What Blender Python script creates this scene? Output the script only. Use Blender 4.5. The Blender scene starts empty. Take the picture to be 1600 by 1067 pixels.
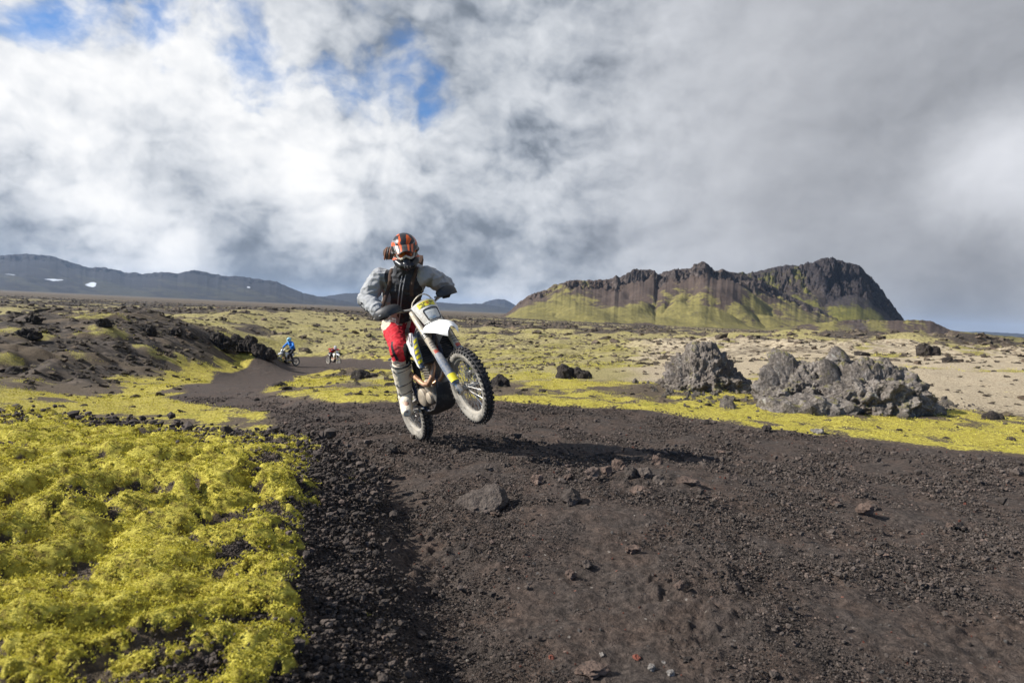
import bpy, bmesh, math, random
import numpy as np
from mathutils import Vector, Matrix

random.seed(7)
rng = np.random.default_rng(7)
scene = bpy.context.scene
COL = scene.collection
rad = math.radians

# ------------------------------------------------------------------ camera
CAM_H = 1.35
cam_roll, cam_pitch = rad(2.68), math.atan(45.5 / 1067)
F_PX = 1067.0                                   # focal length for a 1600 px wide frame
_F = np.array([0, math.cos(cam_pitch), -math.sin(cam_pitch)])
_U0 = np.array([0, math.sin(cam_pitch), math.cos(cam_pitch)])
_R0 = np.array([1.0, 0, 0])
_R = math.cos(cam_roll) * _R0 + math.sin(cam_roll) * _U0
_U = -math.sin(cam_roll) * _R0 + math.cos(cam_roll) * _U0
_C = np.array([0, 0, CAM_H])
cd = bpy.data.cameras.new('camera')
cam = bpy.data.objects.new('camera', cd)
COL.objects.link(cam)
cam.matrix_world = Matrix(((_R[0], _U[0], -_F[0], 0), (_R[1], _U[1], -_F[1], 0), (_R[2], _U[2], -_F[2], CAM_H), (0, 0, 0, 1)))
cd.sensor_width = 36.0
cd.lens = 36.0 * F_PX / 1600
cd.clip_start, cd.clip_end = 0.05, 60000
cd.dof.use_dof = True
cd.dof.focus_distance = 6.6
cd.dof.aperture_fstop = 3.5
scene.camera = cam


def ray(u, v):
    """world direction (unit depth along the lens axis) seen at a photograph position"""
    return _F + (u - 800) / F_PX * _R - (v - 533.5) / F_PX * _U


def at(u, v, d):
    return _C + ray(u, v) * d


def at_z(u, v, z):
    r = ray(u, v)
    return _C + r * ((z - CAM_H) / r[2])


# ------------------------------------------------------------------ sun, exposure
SUN_EL, SUN_AZ = rad(33), rad(-95)              # azimuth measured from +Y towards +X
sun_dir = Vector((math.sin(SUN_AZ) * math.cos(SUN_EL), math.cos(SUN_AZ) * math.cos(SUN_EL), math.sin(SUN_EL)))
sl = bpy.data.lights.new('sun', 'SUN')
sl.energy = 5.0
sl.angle = rad(0.53)
sl.color = (1.0, 0.955, 0.88)
so = bpy.data.objects.new('sun', sl)
COL.objects.link(so)
so.rotation_euler = sun_dir.to_track_quat('Z', 'Y').to_euler()
so.location = (-20, 5, 30)
scene.view_settings.view_transform = 'Standard'
scene.view_settings.look = 'None'
scene.view_settings.gamma = 1
scene.view_settings.exposure = 0.7
scene.view_settings.use_curve_mapping = False
scene.cycles.use_denoising = True
scene.cycles.max_bounces = 5
scene.cycles.diffuse_bounces = 2
scene.cycles.glossy_bounces = 2
scene.cycles.volume_bounces = 0
scene.cycles.sample_clamp_indirect = 6


# ------------------------------------------------------------------ node helper
class NT:
    def __init__(self, tree):
        self.t = tree
        self.n = tree.nodes

    def new(self, kind, **kw):
        n = self.n.new(kind)
        for k, v in kw.items():
            setattr(n, k, v)
        return n

    def put(self, sock, val):
        if isinstance(val, bpy.types.NodeSocket):
            self.t.links.new(val, sock)
        elif val is not None:
            if hasattr(sock, 'default_value'):
                if sock.type == 'RGBA' and not hasattr(val, '__len__'):
                    val = (val, val, val, 1)
                elif sock.type == 'RGBA' and len(val) == 3:
                    val = (*val, 1)
                elif sock.type == 'VECTOR' and not hasattr(val, '__len__'):
                    val = (val, val, val)
                sock.default_value = val

    def m(self, op, a, b=None, c=None, clamp=False):
        n = self.new('ShaderNodeMath', operation=op, use_clamp=clamp)
        self.put(n.inputs[0], a)
        self.put(n.inputs[1], b)
        self.put(n.inputs[2], c)
        return n.outputs[0]

    def v(self, op, a, b=None, s=None):
        n = self.new('ShaderNodeVectorMath', operation=op)
        self.put(n.inputs[0], a)
        self.put(n.inputs[1], b)
        if s is not None:
            self.put(n.inputs['Scale'], s)
        return n.outputs['Value'] if op in ('LENGTH', 'DISTANCE', 'DOT_PRODUCT') else n.outputs[0]

    def ss(self, x, a, b, lo=0.0, hi=1.0):
        n = self.new('ShaderNodeMapRange', interpolation_type='SMOOTHSTEP')
        for s, val in zip(n.inputs[:5], (x, a, b, lo, hi)):
            self.put(s, val)
        return n.outputs[0]

    def lin(self, x, a, b, lo=0.0, hi=1.0):
        n = self.new('ShaderNodeMapRange')
        for s, val in zip(n.inputs[:5], (x, a, b, lo, hi)):
            self.put(s, val)
        return n.outputs[0]

    def noise(self, vec, scale, detail=4, rough=0.55, dist=0.0, col=False, lac=2.0):
        n = self.new('ShaderNodeTexNoise')
        self.put(n.inputs['Vector'], vec)
        self.put(n.inputs['Scale'], scale)
        self.put(n.inputs['Detail'], detail)
        self.put(n.inputs['Roughness'], rough)
        self.put(n.inputs['Lacunarity'], lac)
        self.put(n.inputs['Distortion'], dist)
        return n.outputs['Color' if col else 'Fac']

    def voro(self, vec, scale, feature='F1', rnd=1.0, out='Distance'):
        n = self.new('ShaderNodeTexVoronoi', feature=feature)
        self.put(n.inputs['Vector'], vec)
        self.put(n.inputs['Scale'], scale)
        self.put(n.inputs['Randomness'], rnd)
        return n.outputs[out]

    def mix(self, f, a, b, mode='MIX'):
        n = self.new('ShaderNodeMix', data_type='RGBA', blend_type=mode)
        self.put(n.inputs[0], f)
        self.put(n.inputs[6], a)
        self.put(n.inputs[7], b)
        return n.outputs[2]

    def ramp(self, f, stops):
        n = self.new('ShaderNodeValToRGB')
        r = n.color_ramp
        while len(r.elements) < len(stops):
            r.elements.new(0.5)
        for e, (p, c) in zip(r.elements, stops):
            e.position = p
            e.color = (*c, 1) if len(c) == 3 else c
        self.put(n.inputs[0], f)
        return n.outputs[0]

    def attr(self, name, out='Fac'):
        n = self.new('ShaderNodeAttribute', attribute_name=name)
        return n.outputs[out]

    def bump(self, height, strength=1.0, dist=0.01, normal=None):
        n = self.new('ShaderNodeBump')
        self.put(n.inputs['Strength'], strength)
        self.put(n.inputs['Distance'], dist)
        self.put(n.inputs['Height'], height)
        if normal is not None:
            self.put(n.inputs['Normal'], normal)
        return n.outputs[0]


# ------------------------------------------------------------------ sky: Nishita blue behind a broken cloud deck
world = bpy.data.worlds.new('World')
scene.world = world
world.use_nodes = True
world.node_tree.nodes.clear()
W = NT(world.node_tree)
SKY_S = 0.10


def build_sky():
    sky = W.new('ShaderNodeTexSky', sky_type='NISHITA')
    sky.sun_disc = False
    sky.sun_elevation = SUN_EL
    sky.sun_rotation = SUN_AZ % (2 * math.pi)
    sky.altitude = 500
    sky.dust_density = 0.3
    tc = W.new('ShaderNodeTexCoord')
    d = tc.outputs['Generated']
    sx = W.new('ShaderNodeSeparateXYZ')
    W.put(sx.inputs[0], d)
    el = sx.outputs['Z']

    def g(u, v, r):                       # soft spot round a direction, r in photograph pixels
        c = ray(u, v)
        c = c / np.linalg.norm(c)
        dist = W.v('DISTANCE', dw, tuple(c))
        return W.ss(dist, r / F_PX, 0.0)

    # domain warp so that nothing is round
    wn = W.noise(d, 4.5, 5, 0.6, col=True)
    w0 = W.v('SUBTRACT', wn, (0.5, 0.5, 0.5))
    dw = W.v('ADD', d, W.v('SCALE', w0, s=0.15))
    # cloud space: heaps stand a little flatter than wide, torn along the wind
    q = W.v('MULTIPLY', d, (1.0, 1.0, 1.35))
    p = W.v('ADD', q, W.v('SCALE', w0, s=0.10))

    def puff(vec, scale, det, rough):
        n = W.new('ShaderNodeTexVoronoi', feature='F1', normalize=True)
        W.put(n.inputs['Vector'], vec)
        W.put(n.inputs['Scale'], scale)
        W.put(n.inputs['Detail'], det)
        W.put(n.inputs['Roughness'], rough)
        return W.m('SUBTRACT', 1.0, n.outputs['Distance'])
    n1 = W.noise(p, 3.4, 9, 0.60)
    n1s = W.noise(W.v('ADD', p, (-0.035, 0.0, 0.045)), 3.4, 6, 0.60)
    n2 = puff(p, 7.0, 3, 0.55)
    n2s = puff(W.v('ADD', p, (-0.012, 0.0, 0.016)), 7.0, 3, 0.55)
    relief = W.m('ADD', W.m('MULTIPLY', W.m('SUBTRACT', n1, n1s), 2.3), W.m('MULTIPLY', W.m('SUBTRACT', n2, n2s), 2.2))
    lumps = W.m('SUBTRACT', n1, 0.5)
    fine = W.m('SUBTRACT', n2, 0.62)
    # puffy to the left, smooth to the right
    puffy = W.ss(sx.outputs['X'], 0.30, -0.02, 0.18, 1.0)
    # broad light and dark of the deck
    spots = [  # u, v, radius, gain
        (200, 160, 330, .36), (30, 190, 240, .24), (480, 240, 190, .42), (640, 245, 150, .32), (820, 290, 140, .12),
        (120, 300, 150, .28), (500, 355, 90, .30), (275, 385, 70, .34), (300, 60, 260, .16), (560, 30, 150, .05),
        (190, 222, 150, -.34), (20, 345, 120, -.24), (390, 335, 150, -.20), (560, 310, 90, -.20), (330, 275, 60, -.1),
        (700, 400, 210, -.09), (480, 425, 140, -.16), (90, 360, 110, -.10), (740, 185, 120, -.06), (720, 60, 200, -.07),
        (795, 462, 90, .22), (640, 445, 90, .05), (210, 405, 60, .12), (1000, 170, 300, .07), (1130, 120, 200, .05),
        (1570, 275, 130, .30), (1480, 450, 150, -.12), (1330, 330, 240, -.06), (1250, 60, 250, -.02), (1560, 60, 220, -.07),
        (1420, 410, 90, .05), (900, 400, 160, -.05), (1050, 420, 200, .04), (930, 60, 200, .0)]
    base = None
    for u, v, r, k in spots:
        if not k:
            continue
        gg = W.m('MULTIPLY', g(u, v, r), k * 1.35)
        base = gg if base is None else W.m('ADD', base, gg)
    lum = W.m('ADD', base, 0.385)
    amp = W.m('MULTIPLY', puffy, W.m('ADD', W.m('MULTIPLY', lum, 1.0), 0.25))
    lum = W.m('ADD', lum, W.m('MULTIPLY', amp, W.m('ADD', W.m('MULTIPLY', relief, 1.12), W.m('ADD', W.m('MULTIPLY', lumps, 1.0), W.m('MULTIPLY', fine, 0.38)))))
    # soft shoulder at white
    lum = W.m('SMOOTH_MAX', lum, 0.17, 0.12)
    hi = W.m('SUBTRACT', 1.0, W.m('POWER', 2.718, W.m('MULTIPLY', lum, -1.35)))
    lum = W.m('MULTIPLY', hi, 0.735)
    tint = W.ramp(lum, [(0.16, (0.80, 0.93, 1.12)), (0.36, (0.93, 0.985, 1.07)), (0.62, (1.0, 1.0, 1.0)), (0.85, (1.0, 0.99, 0.97))])
    right = W.ss(sx.outputs['X'], -0.05, 0.35)
    tint = W.mix(W.m('MULTIPLY', right, 0.75), tint, (0.97, 0.985, 1.045))
    cloud = W.v('SCALE', tint, s=W.m('DIVIDE', lum, SKY_S))
    # blue openings, upper left
    holes = None
    for u, v, r, k in [(60, 30, 115, 1.0), (225, 38, 75, .85), (410, 85, 130, .85), (350, 70, 80, .8), (250, 115, 50, .7), (640, 105, 150, .80), (560, 60, 150, .66), (720, 150, 80, .6), (820, 120, 90, .42), (500, 108, 100, .75), (690, 128, 90, .6)]:
        gg = W.m('MULTIPLY', g(u, v, r), k)
        holes = gg if holes is None else W.m('MAXIMUM', holes, gg)
    wisps = W.m('ADD', W.m('MULTIPLY', n1, 1.2), W.m('MULTIPLY', n2, 0.45))
    gap = W.ss(W.m('SUBTRACT', holes, W.m('MULTIPLY', W.m('SUBTRACT', wisps, 0.86), 4.6)), 0.25, 1.20)
    gap = W.m('MULTIPLY', gap, W.ss(holes, 0.0, 0.22))
    gap = W.m('MULTIPLY', gap, 0.94)
    # the deck opens round the sun; unseen gap behind the camera added to dim ambient
    sund = W.v('DOT_PRODUCT', dw, tuple(sun_dir))
    brk = W.m('MAXIMUM', W.ss(sund, 0.60, 0.92), W.ss(sx.outputs['Y'], -0.05, -0.55))
    brk0 = brk
    brk = W.ss(W.m('SUBTRACT', brk, W.m('MULTIPLY', W.m('SUBTRACT', wisps, 0.84), 2.0)), 0.35, 0.85)
    brk = W.m('MULTIPLY', brk, W.ss(brk0, 0.0, 0.25))
    gap = W.m('MAXIMUM', gap, W.m('MULTIPLY', brk, 0.92))
    blue = W.v('MULTIPLY', sky.outputs[0], (0.36, 0.62, 0.92))
    col = W.mix(gap, cloud, blue)
    # below the horizon: dull ground colour of the far plain
    bg = W.new('ShaderNodeBackground')
    W.put(bg.inputs['Color'], col)
    bg.inputs['Strength'].default_value = SKY_S
    out = W.new('ShaderNodeOutputWorld')
    W.put(out.inputs[0], bg.outputs[0])


build_sky()
world.cycles.sampling_method = 'MANUAL'
world.cycles.sample_map_resolution = 256
# ------------------------------------------------------------------ numpy noise
_perm = np.random.default_rng(11).permutation(1024)
_perm = np.concatenate([_perm, _perm])
_ga = np.random.default_rng(12).random(1024) * 2 * np.pi
_gx, _gy = np.cos(_ga), np.sin(_ga)


def perlin(x, y, seed=0):
    x = x + seed * 37.17
    y = y - seed * 19.73
    xi = np.floor(x).astype(np.int64)
    yi = np.floor(y).astype(np.int64)
    xf, yf = x - xi, y - yi
    u = xf * xf * xf * (xf * (xf * 6 - 15) + 10)
    v = yf * yf * yf * (yf * (yf * 6 - 15) + 10)
    X, Y = xi & 1023, yi & 1023

    def gr(ax, ay, fx, fy):
        h = _perm[_perm[ax & 1023] + (ay & 1023)]
        return _gx[h] * fx + _gy[h] * fy
    a = gr(X, Y, xf, yf)
    b = gr(X + 1, Y, xf - 1, yf)
    c = gr(X, Y + 1, xf, yf - 1)
    d = gr(X + 1, Y + 1, xf - 1, yf - 1)
    return ((a + (b - a) * u) + ((c + (d - c) * u) - (a + (b - a) * u)) * v) * 1.5


def fbm(x, y, wl, octs=4, gain=0.5, seed=0, res=None):
    """fractal noise of base wavelength wl; octaves finer than the local mesh spacing fade out"""
    s, amp = np.zeros_like(x), 1.0
    for k in range(octs):
        w = wl / 2 ** k
        a = amp
        if res is not None:
            a = amp * np.clip(w / (res * 2.5) - 0.6, 0, 1)
        s += a * perlin(x / w, y / w, seed + k * 3)
        amp *= gain
    return s


def sstep(x, a, b):
    t = np.clip((x - a) / (b - a), 0, 1)
    return t * t * (3 - 2 * t)


def poly_sd(x, y, poly):
    """signed distance to a closed plan outline, positive inside"""
    P = np.array(poly, float)
    Q = np.roll(P, -1, 0)
    best = np.full(x.shape, 1e12)
    inside = np.zeros(x.shape, bool)
    for (x0, y0), (x1, y1) in zip(P, Q):
        dx, dy = x1 - x0, y1 - y0
        L = dx * dx + dy * dy + 1e-12
        t = np.clip(((x - x0) * dx + (y - y0) * dy) / L, 0, 1)
        best = np.minimum(best, (x - x0 - t * dx) ** 2 + (y - y0 - t * dy) ** 2)
        if y0 != y1:
            c = ((y0 > y) != (y1 > y)) & (x < (x1 - x0) * (y - y0) / (y1 - y0) + x0)
            inside ^= c
    return np.where(inside, 1, -1) * np.sqrt(best)


# ------------------------------------------------------------------ broad lie of the land
_cp = []
for u, v, z in [(700, 1067, 0), (900, 1067, 0), (1200, 1067, .02), (1500, 1067, .04), (650, 850, -.02), (900, 850, .07), (760, 800, .02),
                (900, 745, .12), (1050, 735, .10), (900, 700, -.02), (1100, 770, .08), (1400, 800, .05), (1600, 900, .03), (1600, 800, .0),
                (1300, 720, -.02), (1600, 730, .0), (655, 690, -.05), (560, 680, -.07), (520, 655, -.12), (700, 650, -.04), (800, 640, 0),
                (450, 635, -.32), (400, 622, -.55), (430, 605, -1.0), (330, 600, -1.15), (280, 618, -.9), (1000, 680, -.04),
                (1000, 640, 0), (1100, 600, 0), (1200, 640, 0), (1400, 650, 0), (1600, 700, 0), (1600, 620, .05)]:
    _cp.append(at_z(u, v, z))
for u, v, d in [(400, 582, 36), (440, 572, 44), (455, 573, 46), (500, 575, 48), (520, 571, 57), (600, 577, 46), (500, 620, 11.3), (600, 612, 12.6),
                (520, 600, 17), (560, 590, 24), (700, 600, 15), (800, 615, 11.6), (1000, 560, 32), (1300, 545, 52), (1550, 560, 30),
                (800, 560, 43), (700, 540, 83), (600, 530, 108), (800, 520, 167), (1100, 530, 130), (1400, 530, 235), (1600, 560, 60),
                (150, 504, 34), (219, 511, 36), (300, 521, 40), (387, 536, 43), (425, 556, 43.5), (0, 521, 28), (-120, 520, 26),
                (150, 560, 26), (0, 582, 20), (187, 602, 21), (0, 605, 15), (281, 584, 28), (375, 566, 40),
                (0, 488, 150), (200, 497, 165), (500, 505, 178), (350, 500, 110), (0, 470, 430), (500, 485, 430), (900, 510, 400), (1300, 525, 420)]:
    _cp.append(at(u, v, d))
for x, y, z in [(-2, 4, .03), (-5, 5, .05), (-5, 9, -.35), (-3, 8.5, -.28), (-8, 9, -.3), (-1, 1, .02), (1, -1, 0), (-6, -2, .1), (6, -3, .1), (0, -12, .1),
                (-20, 0, .2), (20, 0, .2), (12, 10, .05), (25, 22, .3), (-22, 60, -4.3), (-45, 50, -3.8), (-60, 20, -2), (60, 20, -1), (0, -80, 0), (-90, -20, -1), (90, -30, -1),
                (-400, 60, -6), (400, 60, -5), (0, -500, -6), (-400, -300, -6), (400, -300, -6)]:
    _cp.append(np.array([x, y, z], float))
for a in range(0, 360, 15):
    for r, z in ((1500, -8.5), (6000, -12), (16000, -14)):
        _cp.append(np.array([r * math.sin(rad(a)), r * math.cos(rad(a)), z]))
for a in (-34, -25, -15, -5, 5, 15, 25, 34):
    _cp.append(np.array([800 * math.sin(rad(a)), 800 * math.cos(rad(a)), -7.6]))
_cp = np.array(_cp)


def _logmap(x, y):
    r = np.sqrt(x * x + y * y) + 1.2
    k = np.log(r) / r * 1.6
    return x * k, y * k


_cx, _cy = _logmap(_cp[:, 0], _cp[:, 1])


def _tps(d2):
    return d2 * np.log(d2 + 1e-9) * 0.5


_n = len(_cp)
_K = _tps((_cx[:, None] - _cx) ** 2 + (_cy[:, None] - _cy) ** 2) + np.eye(_n) * 0.004
_Pm = np.stack([np.ones(_n), _cx, _cy], 1)
_A = np.block([[_K, _Pm], [_Pm.T, np.zeros((3, 3))]])
_w = np.linalg.solve(_A, np.concatenate([_cp[:, 2], np.zeros(3)]))


def base_h(x, y):
    x = np.asarray(x, float)
    y = np.asarray(y, float)
    px, py = _logmap(x, y)
    z = _w[_n] + _w[_n + 1] * px + _w[_n + 2] * py
    for i in range(_n):
        z = z + _w[i] * _tps((px - _cx[i]) ** 2 + (py - _cy[i]) ** 2)
    return z


def ground_at(u, v, zf=base_h):
    """where a line of sight meets the broad ground"""
    r = ray(u, v)
    ds = np.concatenate([np.arange(1.2, 30, .02), 30 * 1.004 ** np.arange(0, 1300)])
    P = _C + ds[:, None] * r
    below = P[:, 2] < zf(P[:, 0], P[:, 1])
    i = int(np.argmax(below)) if below.any() else len(ds) - 1
    return P[i]


# moss bank beside the track (plan outline of its top)
BANK = [(-.35, -3), (-.42, .6), (-.60, 1.9), (-.80, 2.7), (-.97, 3.5), (-1.14, 4.2), (-1.42, 5.0), (-1.68, 5.8), (-2.0, 6.2), (-2.5, 6.5), (-3.9, 6.95), (-5.4, 7.2),
        (-8, 7.6), (-14, 8), (-22, 6), (-22, -3)]
_g = [tuple(ground_at(u, v)[:2]) for u, v in ((275, 622), (300, 603), (350, 589), (395, 577), (440, 568), (478, 567))]
_h = [tuple(ground_at(u, v)[:2]) for u, v in ((505, 578), (450, 590), (415, 604), (398, 617), (425, 629), (490, 635), (560, 637), (620, 635), (700, 633), (780, 630), (850, 636),
                                              (1000, 650), (1150, 668), (1300, 690), (1450, 708), (1600, 722), (1750, 740))]
TRACK = [(-.12, -6), (-.20, .6), (-.40, 2.3), (-.55, 3.2), (-.78, 4.4), (-1.05, 5.3), (-1.40, 5.95), (-1.9, 6.9), (-2.5, 8.0), (-3.6, 10.0)] + _g + _h + [(16, 2), (16, -6)]
_q = [tuple(ground_at(u, v)[:2]) for u, v in ((462, 565), (500, 565), (545, 566), (600, 571), (660, 574), (660, 580), (600, 579), (550, 577), (505, 580), (470, 578))]
TRACK_FAR = _q


def bank_mask(x, y):
    s = poly_sd(x, y, BANK) + 0.10 * perlin(x / .7, y / .7, 5) + 0.04 * perlin(x / .25, y / .25, 6)
    return sstep(s, -0.52, 0.30) , s


def features(x, y, res):
    """height and ground cover at plan positions; res = local mesh spacing"""
    r = np.sqrt(x * x + y * y)
    z = base_h(x, y)
    near = r < 60
    bank = np.zeros_like(x)
    sb = np.full_like(x, -9.)
    if near.any():
        b, s = bank_mask(x[near], y[near])
        bank[near], sb[near] = b, s
    z = z + 0.25 * bank * (1 - .30 * sstep(y, 4.2, 7))
    tr = np.full_like(x, -50.)
    m = r < 120
    if m.any():
        xm, ym, rm = x[m], y[m], r[m]
        wob = perlin(xm / (1.2 + rm * .05), ym / (1.2 + rm * .05), 21) * (.15 + .013 * rm) + perlin(xm / .35, ym / .35, 22) * .05
        a = poly_sd(xm, ym, TRACK)
        c = poly_sd(xm, ym, TRACK_FAR)
        tr[m] = np.maximum(a, c) + wob
    soft = 0.06 + 0.008 * r
    track = sstep(tr, -soft * 2.2, soft) * (1 - sstep(sb, -.38, -.10))
    off = 1 - track

    # --- moss cushions on the bank
    cx, cy = x * 0.93 + y * 0.30, y * 1.0 - x * 0.28
    wx = perlin(x / .6, y / .6, 31) * .16
    wy = perlin(x / .6, y / .6, 32) * .16
    b1 = 1 - np.abs(perlin((cx + wx) / .40, (cy + wy) / .26, 33)) * 2.0
    b1 = 1 - np.clip(b1, 0, 1) ** 1.35                       # pillows with creases between
    b2 = np.clip(np.abs(perlin((cx + wy) / .21, (cy + wx) / .17, 34)) * 2.2, 0, 1) ** .7
    b3 = np.abs(perlin(x / .075, y / .075, 35)) * np.clip(.075 / (res * 3), 0, 1)
    bald = .34 * fbm(x, y, 1.3, 3, .6, 40, res) + .80 * fbm(x, y, .20, 4, .7, 42, res) - .70 * b1 + .43 - .40 * sstep(y, 3.2, 2.2) * sstep(x, -.75, -1.1)  # bare soil between pillows, which also paints shade into the creases
    bald += .40 * sstep(x, -1.75, -.9) * sstep(y, 6, 2) * sstep(x, -2.3, -.7)
    bald += .30 * sstep(y + x * .35, 4.1, 5.6)            # scraggly rim of the bank
    bald += .95 * sstep(sb, .12, -.12)                # scree falls away from the edge
    mossn = sstep(bald, .40, .06)
    pillow = sstep(bank, .35, .95) * (.098 * b1 * (.6 + .6 * sstep(perlin(x / 1.3, y / 1.3, 36), -.4, .4)) + .020 * b2 + .012 * b3 + .03 * fbm(x, y, .9, 2, .5, 37))
    z = z + pillow * (1 - .35 * sstep(y, 4.5, 6.5)) * (.45 + .55 * mossn) + bank * .03 * fbm(x, y, .4, 3, .5, 41, res)
    # --- loose scree on the edge and the rough rim
    edge = sstep(sb, -.55, -.1) * sstep(sb, .5, .0)
    scr = edge + bank * sstep(y + x * .35, 3.9, 5.2) * .9
    z = z + scr * (.030 * np.abs(perlin(x / .09, y / .09, 51)) + .035 * fbm(x, y, .25, 3, .6, 52, res))

    # --- the track: bumps, ruts along it, churned cinder
    tn = track * sstep(r, 40, 10)
    z = z + tn * (.045 * fbm(x, y, 1.6, 3, .5, 61, res) + .021 * fbm(x, y, .22, 4, .62, 62, res))
    rough = sstep(fbm(x, y, 1.5, 3, .5, 63), -.1, .5)
    z = z + tn * rough * .048 * np.abs(fbm(x, y, .13, 3, .6, 64, res))
    rut = np.sin((x * .55 + y * .83 + .25 * perlin(x / 2, y / 2, 65)) * 5.0)
    z = z + tn * .018 * rut * sstep(y, 5, 7)
    # furrow at the foot of the bank
    z = z - track * .05 * np.exp(-((sb + .62) / .22) ** 2) * sstep(r, 12, 6)
    # low berm where the track meets the moss on the far side
    z = z + off * (1 - bank) * .05 * sstep(r, 60, 20) * sstep(tr, -1.5, -.2)

    # --- open ground: hummocks near, lava ridges far
    open_ = off * (1 - bank)
    hum = sstep(r, 7, 12)
    z = z + open_ * hum * (.05 * np.abs(fbm(x, y, .9, 3, .6, 71, res)) + .10 * fbm(x, y, 3.2, 3, .5, 72, res) * sstep(r, 12, 25))
    far = sstep(r, 35, 110)
    lava = fbm(x, y, 60, 5, .55, 73, res)
    z = z + far * (np.abs(fbm(x, y, 22, 5, .6, 74, res)) * 1.3 * sstep(lava, -.25, .35) + .8 * lava) * sstep(r, 5000, 1200)
    z = z + open_ * sstep(r, 28, 55) * (.42 * np.abs(fbm(x, y, 7, 4, .6, 75, res)) + .22 * fbm(x, y, 3, 3, .6, 76, res)) * sstep(r, 900, 400)
    # rubble face of the dark hill on the left
    hx, hy = x + 10.5, y - 36
    hill = sstep(-tr, .8, 4.0) * sstep(x, -5.6, -9.5) * sstep(y + .32 * x, 12.2, 17) * sstep(y, 47, 40) * sstep(np.degrees(np.arctan2(x, y)), -46, -40)
    fp = _C + 0
    hillz = fbm(x, y, 2.6, 5, .6, 81, res)
    z = z + hill * (.35 * np.abs(hillz) + .30 * fbm(x, y, .7, 3, .6, 82, res))

    # --- ground cover
    az = np.degrees(np.arctan2(x, y))
    pn = fbm(x, y, 3.5 + 0 * x, 5, .55, 91, res)
    moss = bank * mossn
    # strip of moss along the far side of the track
    d_edge = -tr
    strip = sstep(d_edge, 3.6 + 2.5 * sstep(x, 2, 4), 1.0 + 2.2 * sstep(x, 2, 4)) * sstep(r, 40 + 30 * sstep(az, -2, -10), 25 + 30 * sstep(az, -2, -10)) * (1 - bank) * off
    moss_open = np.clip(strip * .95 + .85 * pn * 1.0 + .22 * fbm(x, y, .5, 3, .6, 92, res), 0, 1)
    # valley floor on the left: broad moss with brown patches
    big = fbm(x, y, 26, 4, .55, 93, res)
    vall = sstep(az, 14, -2) * sstep(r, 11, 15) * sstep(r, 90, 50)
    moss_open = np.clip(moss_open + vall * (.60 + 1.3 * pn), 0, 1)
    midmoss = sstep(big + .45 * pn, -.30, .35) * sstep(r, 25, 45) * sstep(r, 900, 400)
    moss_open = np.clip(moss_open + .44 * midmoss * (1 - .8 * sstep(az, 8, 22) * sstep(r, 60, 30)), 0, 1)
    moss_open = moss_open - .38 * sstep(fbm(x, y, .45, 5, .7, 97, res) + .5 * fbm(x, y, 4.5, 3, .6, 98, res) * sstep(r, 20, 40), -.15, .25)
    moss = np.clip(moss + moss_open * open_, 0, 1)
    slope_hill = hill * sstep(hillz + .25 * fbm(x, y, 1, 3, .6, 94, res), -.42, -.05)
    moss = moss * (1 - .80 * slope_hill)
    # pale woolly moss over the right and middle distance
    dry = open_ * sstep(r, 12.5, 17) * np.clip(.50 + .30 * sstep(r, 40, 80) + .50 * sstep(az, -12, 16) + .6 * big + .3 * pn, 0, 1) * (1 - moss * .55) * (1 - .75 * sstep(r, 600, 1100))
    dry = dry * (1 - slope_hill) * (1 - sstep(az, -10, -18) * sstep(r, 40, 25))
    # dark lava rubble
    rock = open_ * np.clip(sstep(lava + .35 * fbm(x, y, 14, 4, .6, 95, res), .12, .52) * far, 0, 1)
    rock = np.maximum(rock, sstep(r, 230, 380) * sstep(r, 1500, 900) * sstep(fbm(x, y, 90, 4, .6, 96, res) + .25 * sstep(az, 5, -10), -.02, .42) * open_)
    rock = np.maximum(rock, slope_hill)
    rim = bank * sstep(y + x * .35, 4.3, 5.6) * sstep(bald, .1, .4)
    rock = np.maximum(rock, rim * .8)
    rock = np.clip(rock, 0, 1)
    moss = moss * (1 - .85 * rock)
    dry = dry * (1 - .9 * rock)
    scree = np.clip(scr * (1 - mossn), 0, 1) * (1 - track)
    pale = sstep(az, 4, 17) * sstep(r, 170, 60)
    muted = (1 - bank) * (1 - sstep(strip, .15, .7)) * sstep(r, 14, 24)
    return z, dict(muted=muted, pale=pale, track=track, moss=moss, dry=dry, rock=rock, scree=scree, bank=bank)


def height(x, y, res=0.02):
    x = np.atleast_1d(np.asarray(x, float))
    y = np.atleast_1d(np.asarray(y, float))
    return features(x, y, np.full_like(x, res))[0]


def mesh_np(name, co, quads=None, tris=None, mat=None, attrs=None, smooth=True, parent=None):
    me = bpy.data.meshes.new(name)
    me.vertices.add(len(co))
    me.vertices.foreach_set('co', np.asarray(co, np.float32).ravel())
    faces = quads if quads is not None else tris
    k = 4 if quads is not None else 3
    nf = len(faces)
    me.loops.add(nf * k)
    me.loops.foreach_set('vertex_index', np.asarray(faces, np.int32).ravel())
    me.polygons.add(nf)
    me.polygons.foreach_set('loop_start', np.arange(0, nf * k, k, dtype=np.int32))
    me.polygons.foreach_set('use_smooth', np.full(nf, smooth))
    me.update(calc_edges=True)
    for an, av in (attrs or {}).items():
        a = me.attributes.new(an, 'FLOAT', 'POINT')
        a.data.foreach_set('value', np.asarray(av, np.float32))
    if mat:
        me.materials.append(mat)
    o = bpy.data.objects.new(name, me)
    COL.objects.link(o)
    if parent:
        o.parent = parent
    return o


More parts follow.
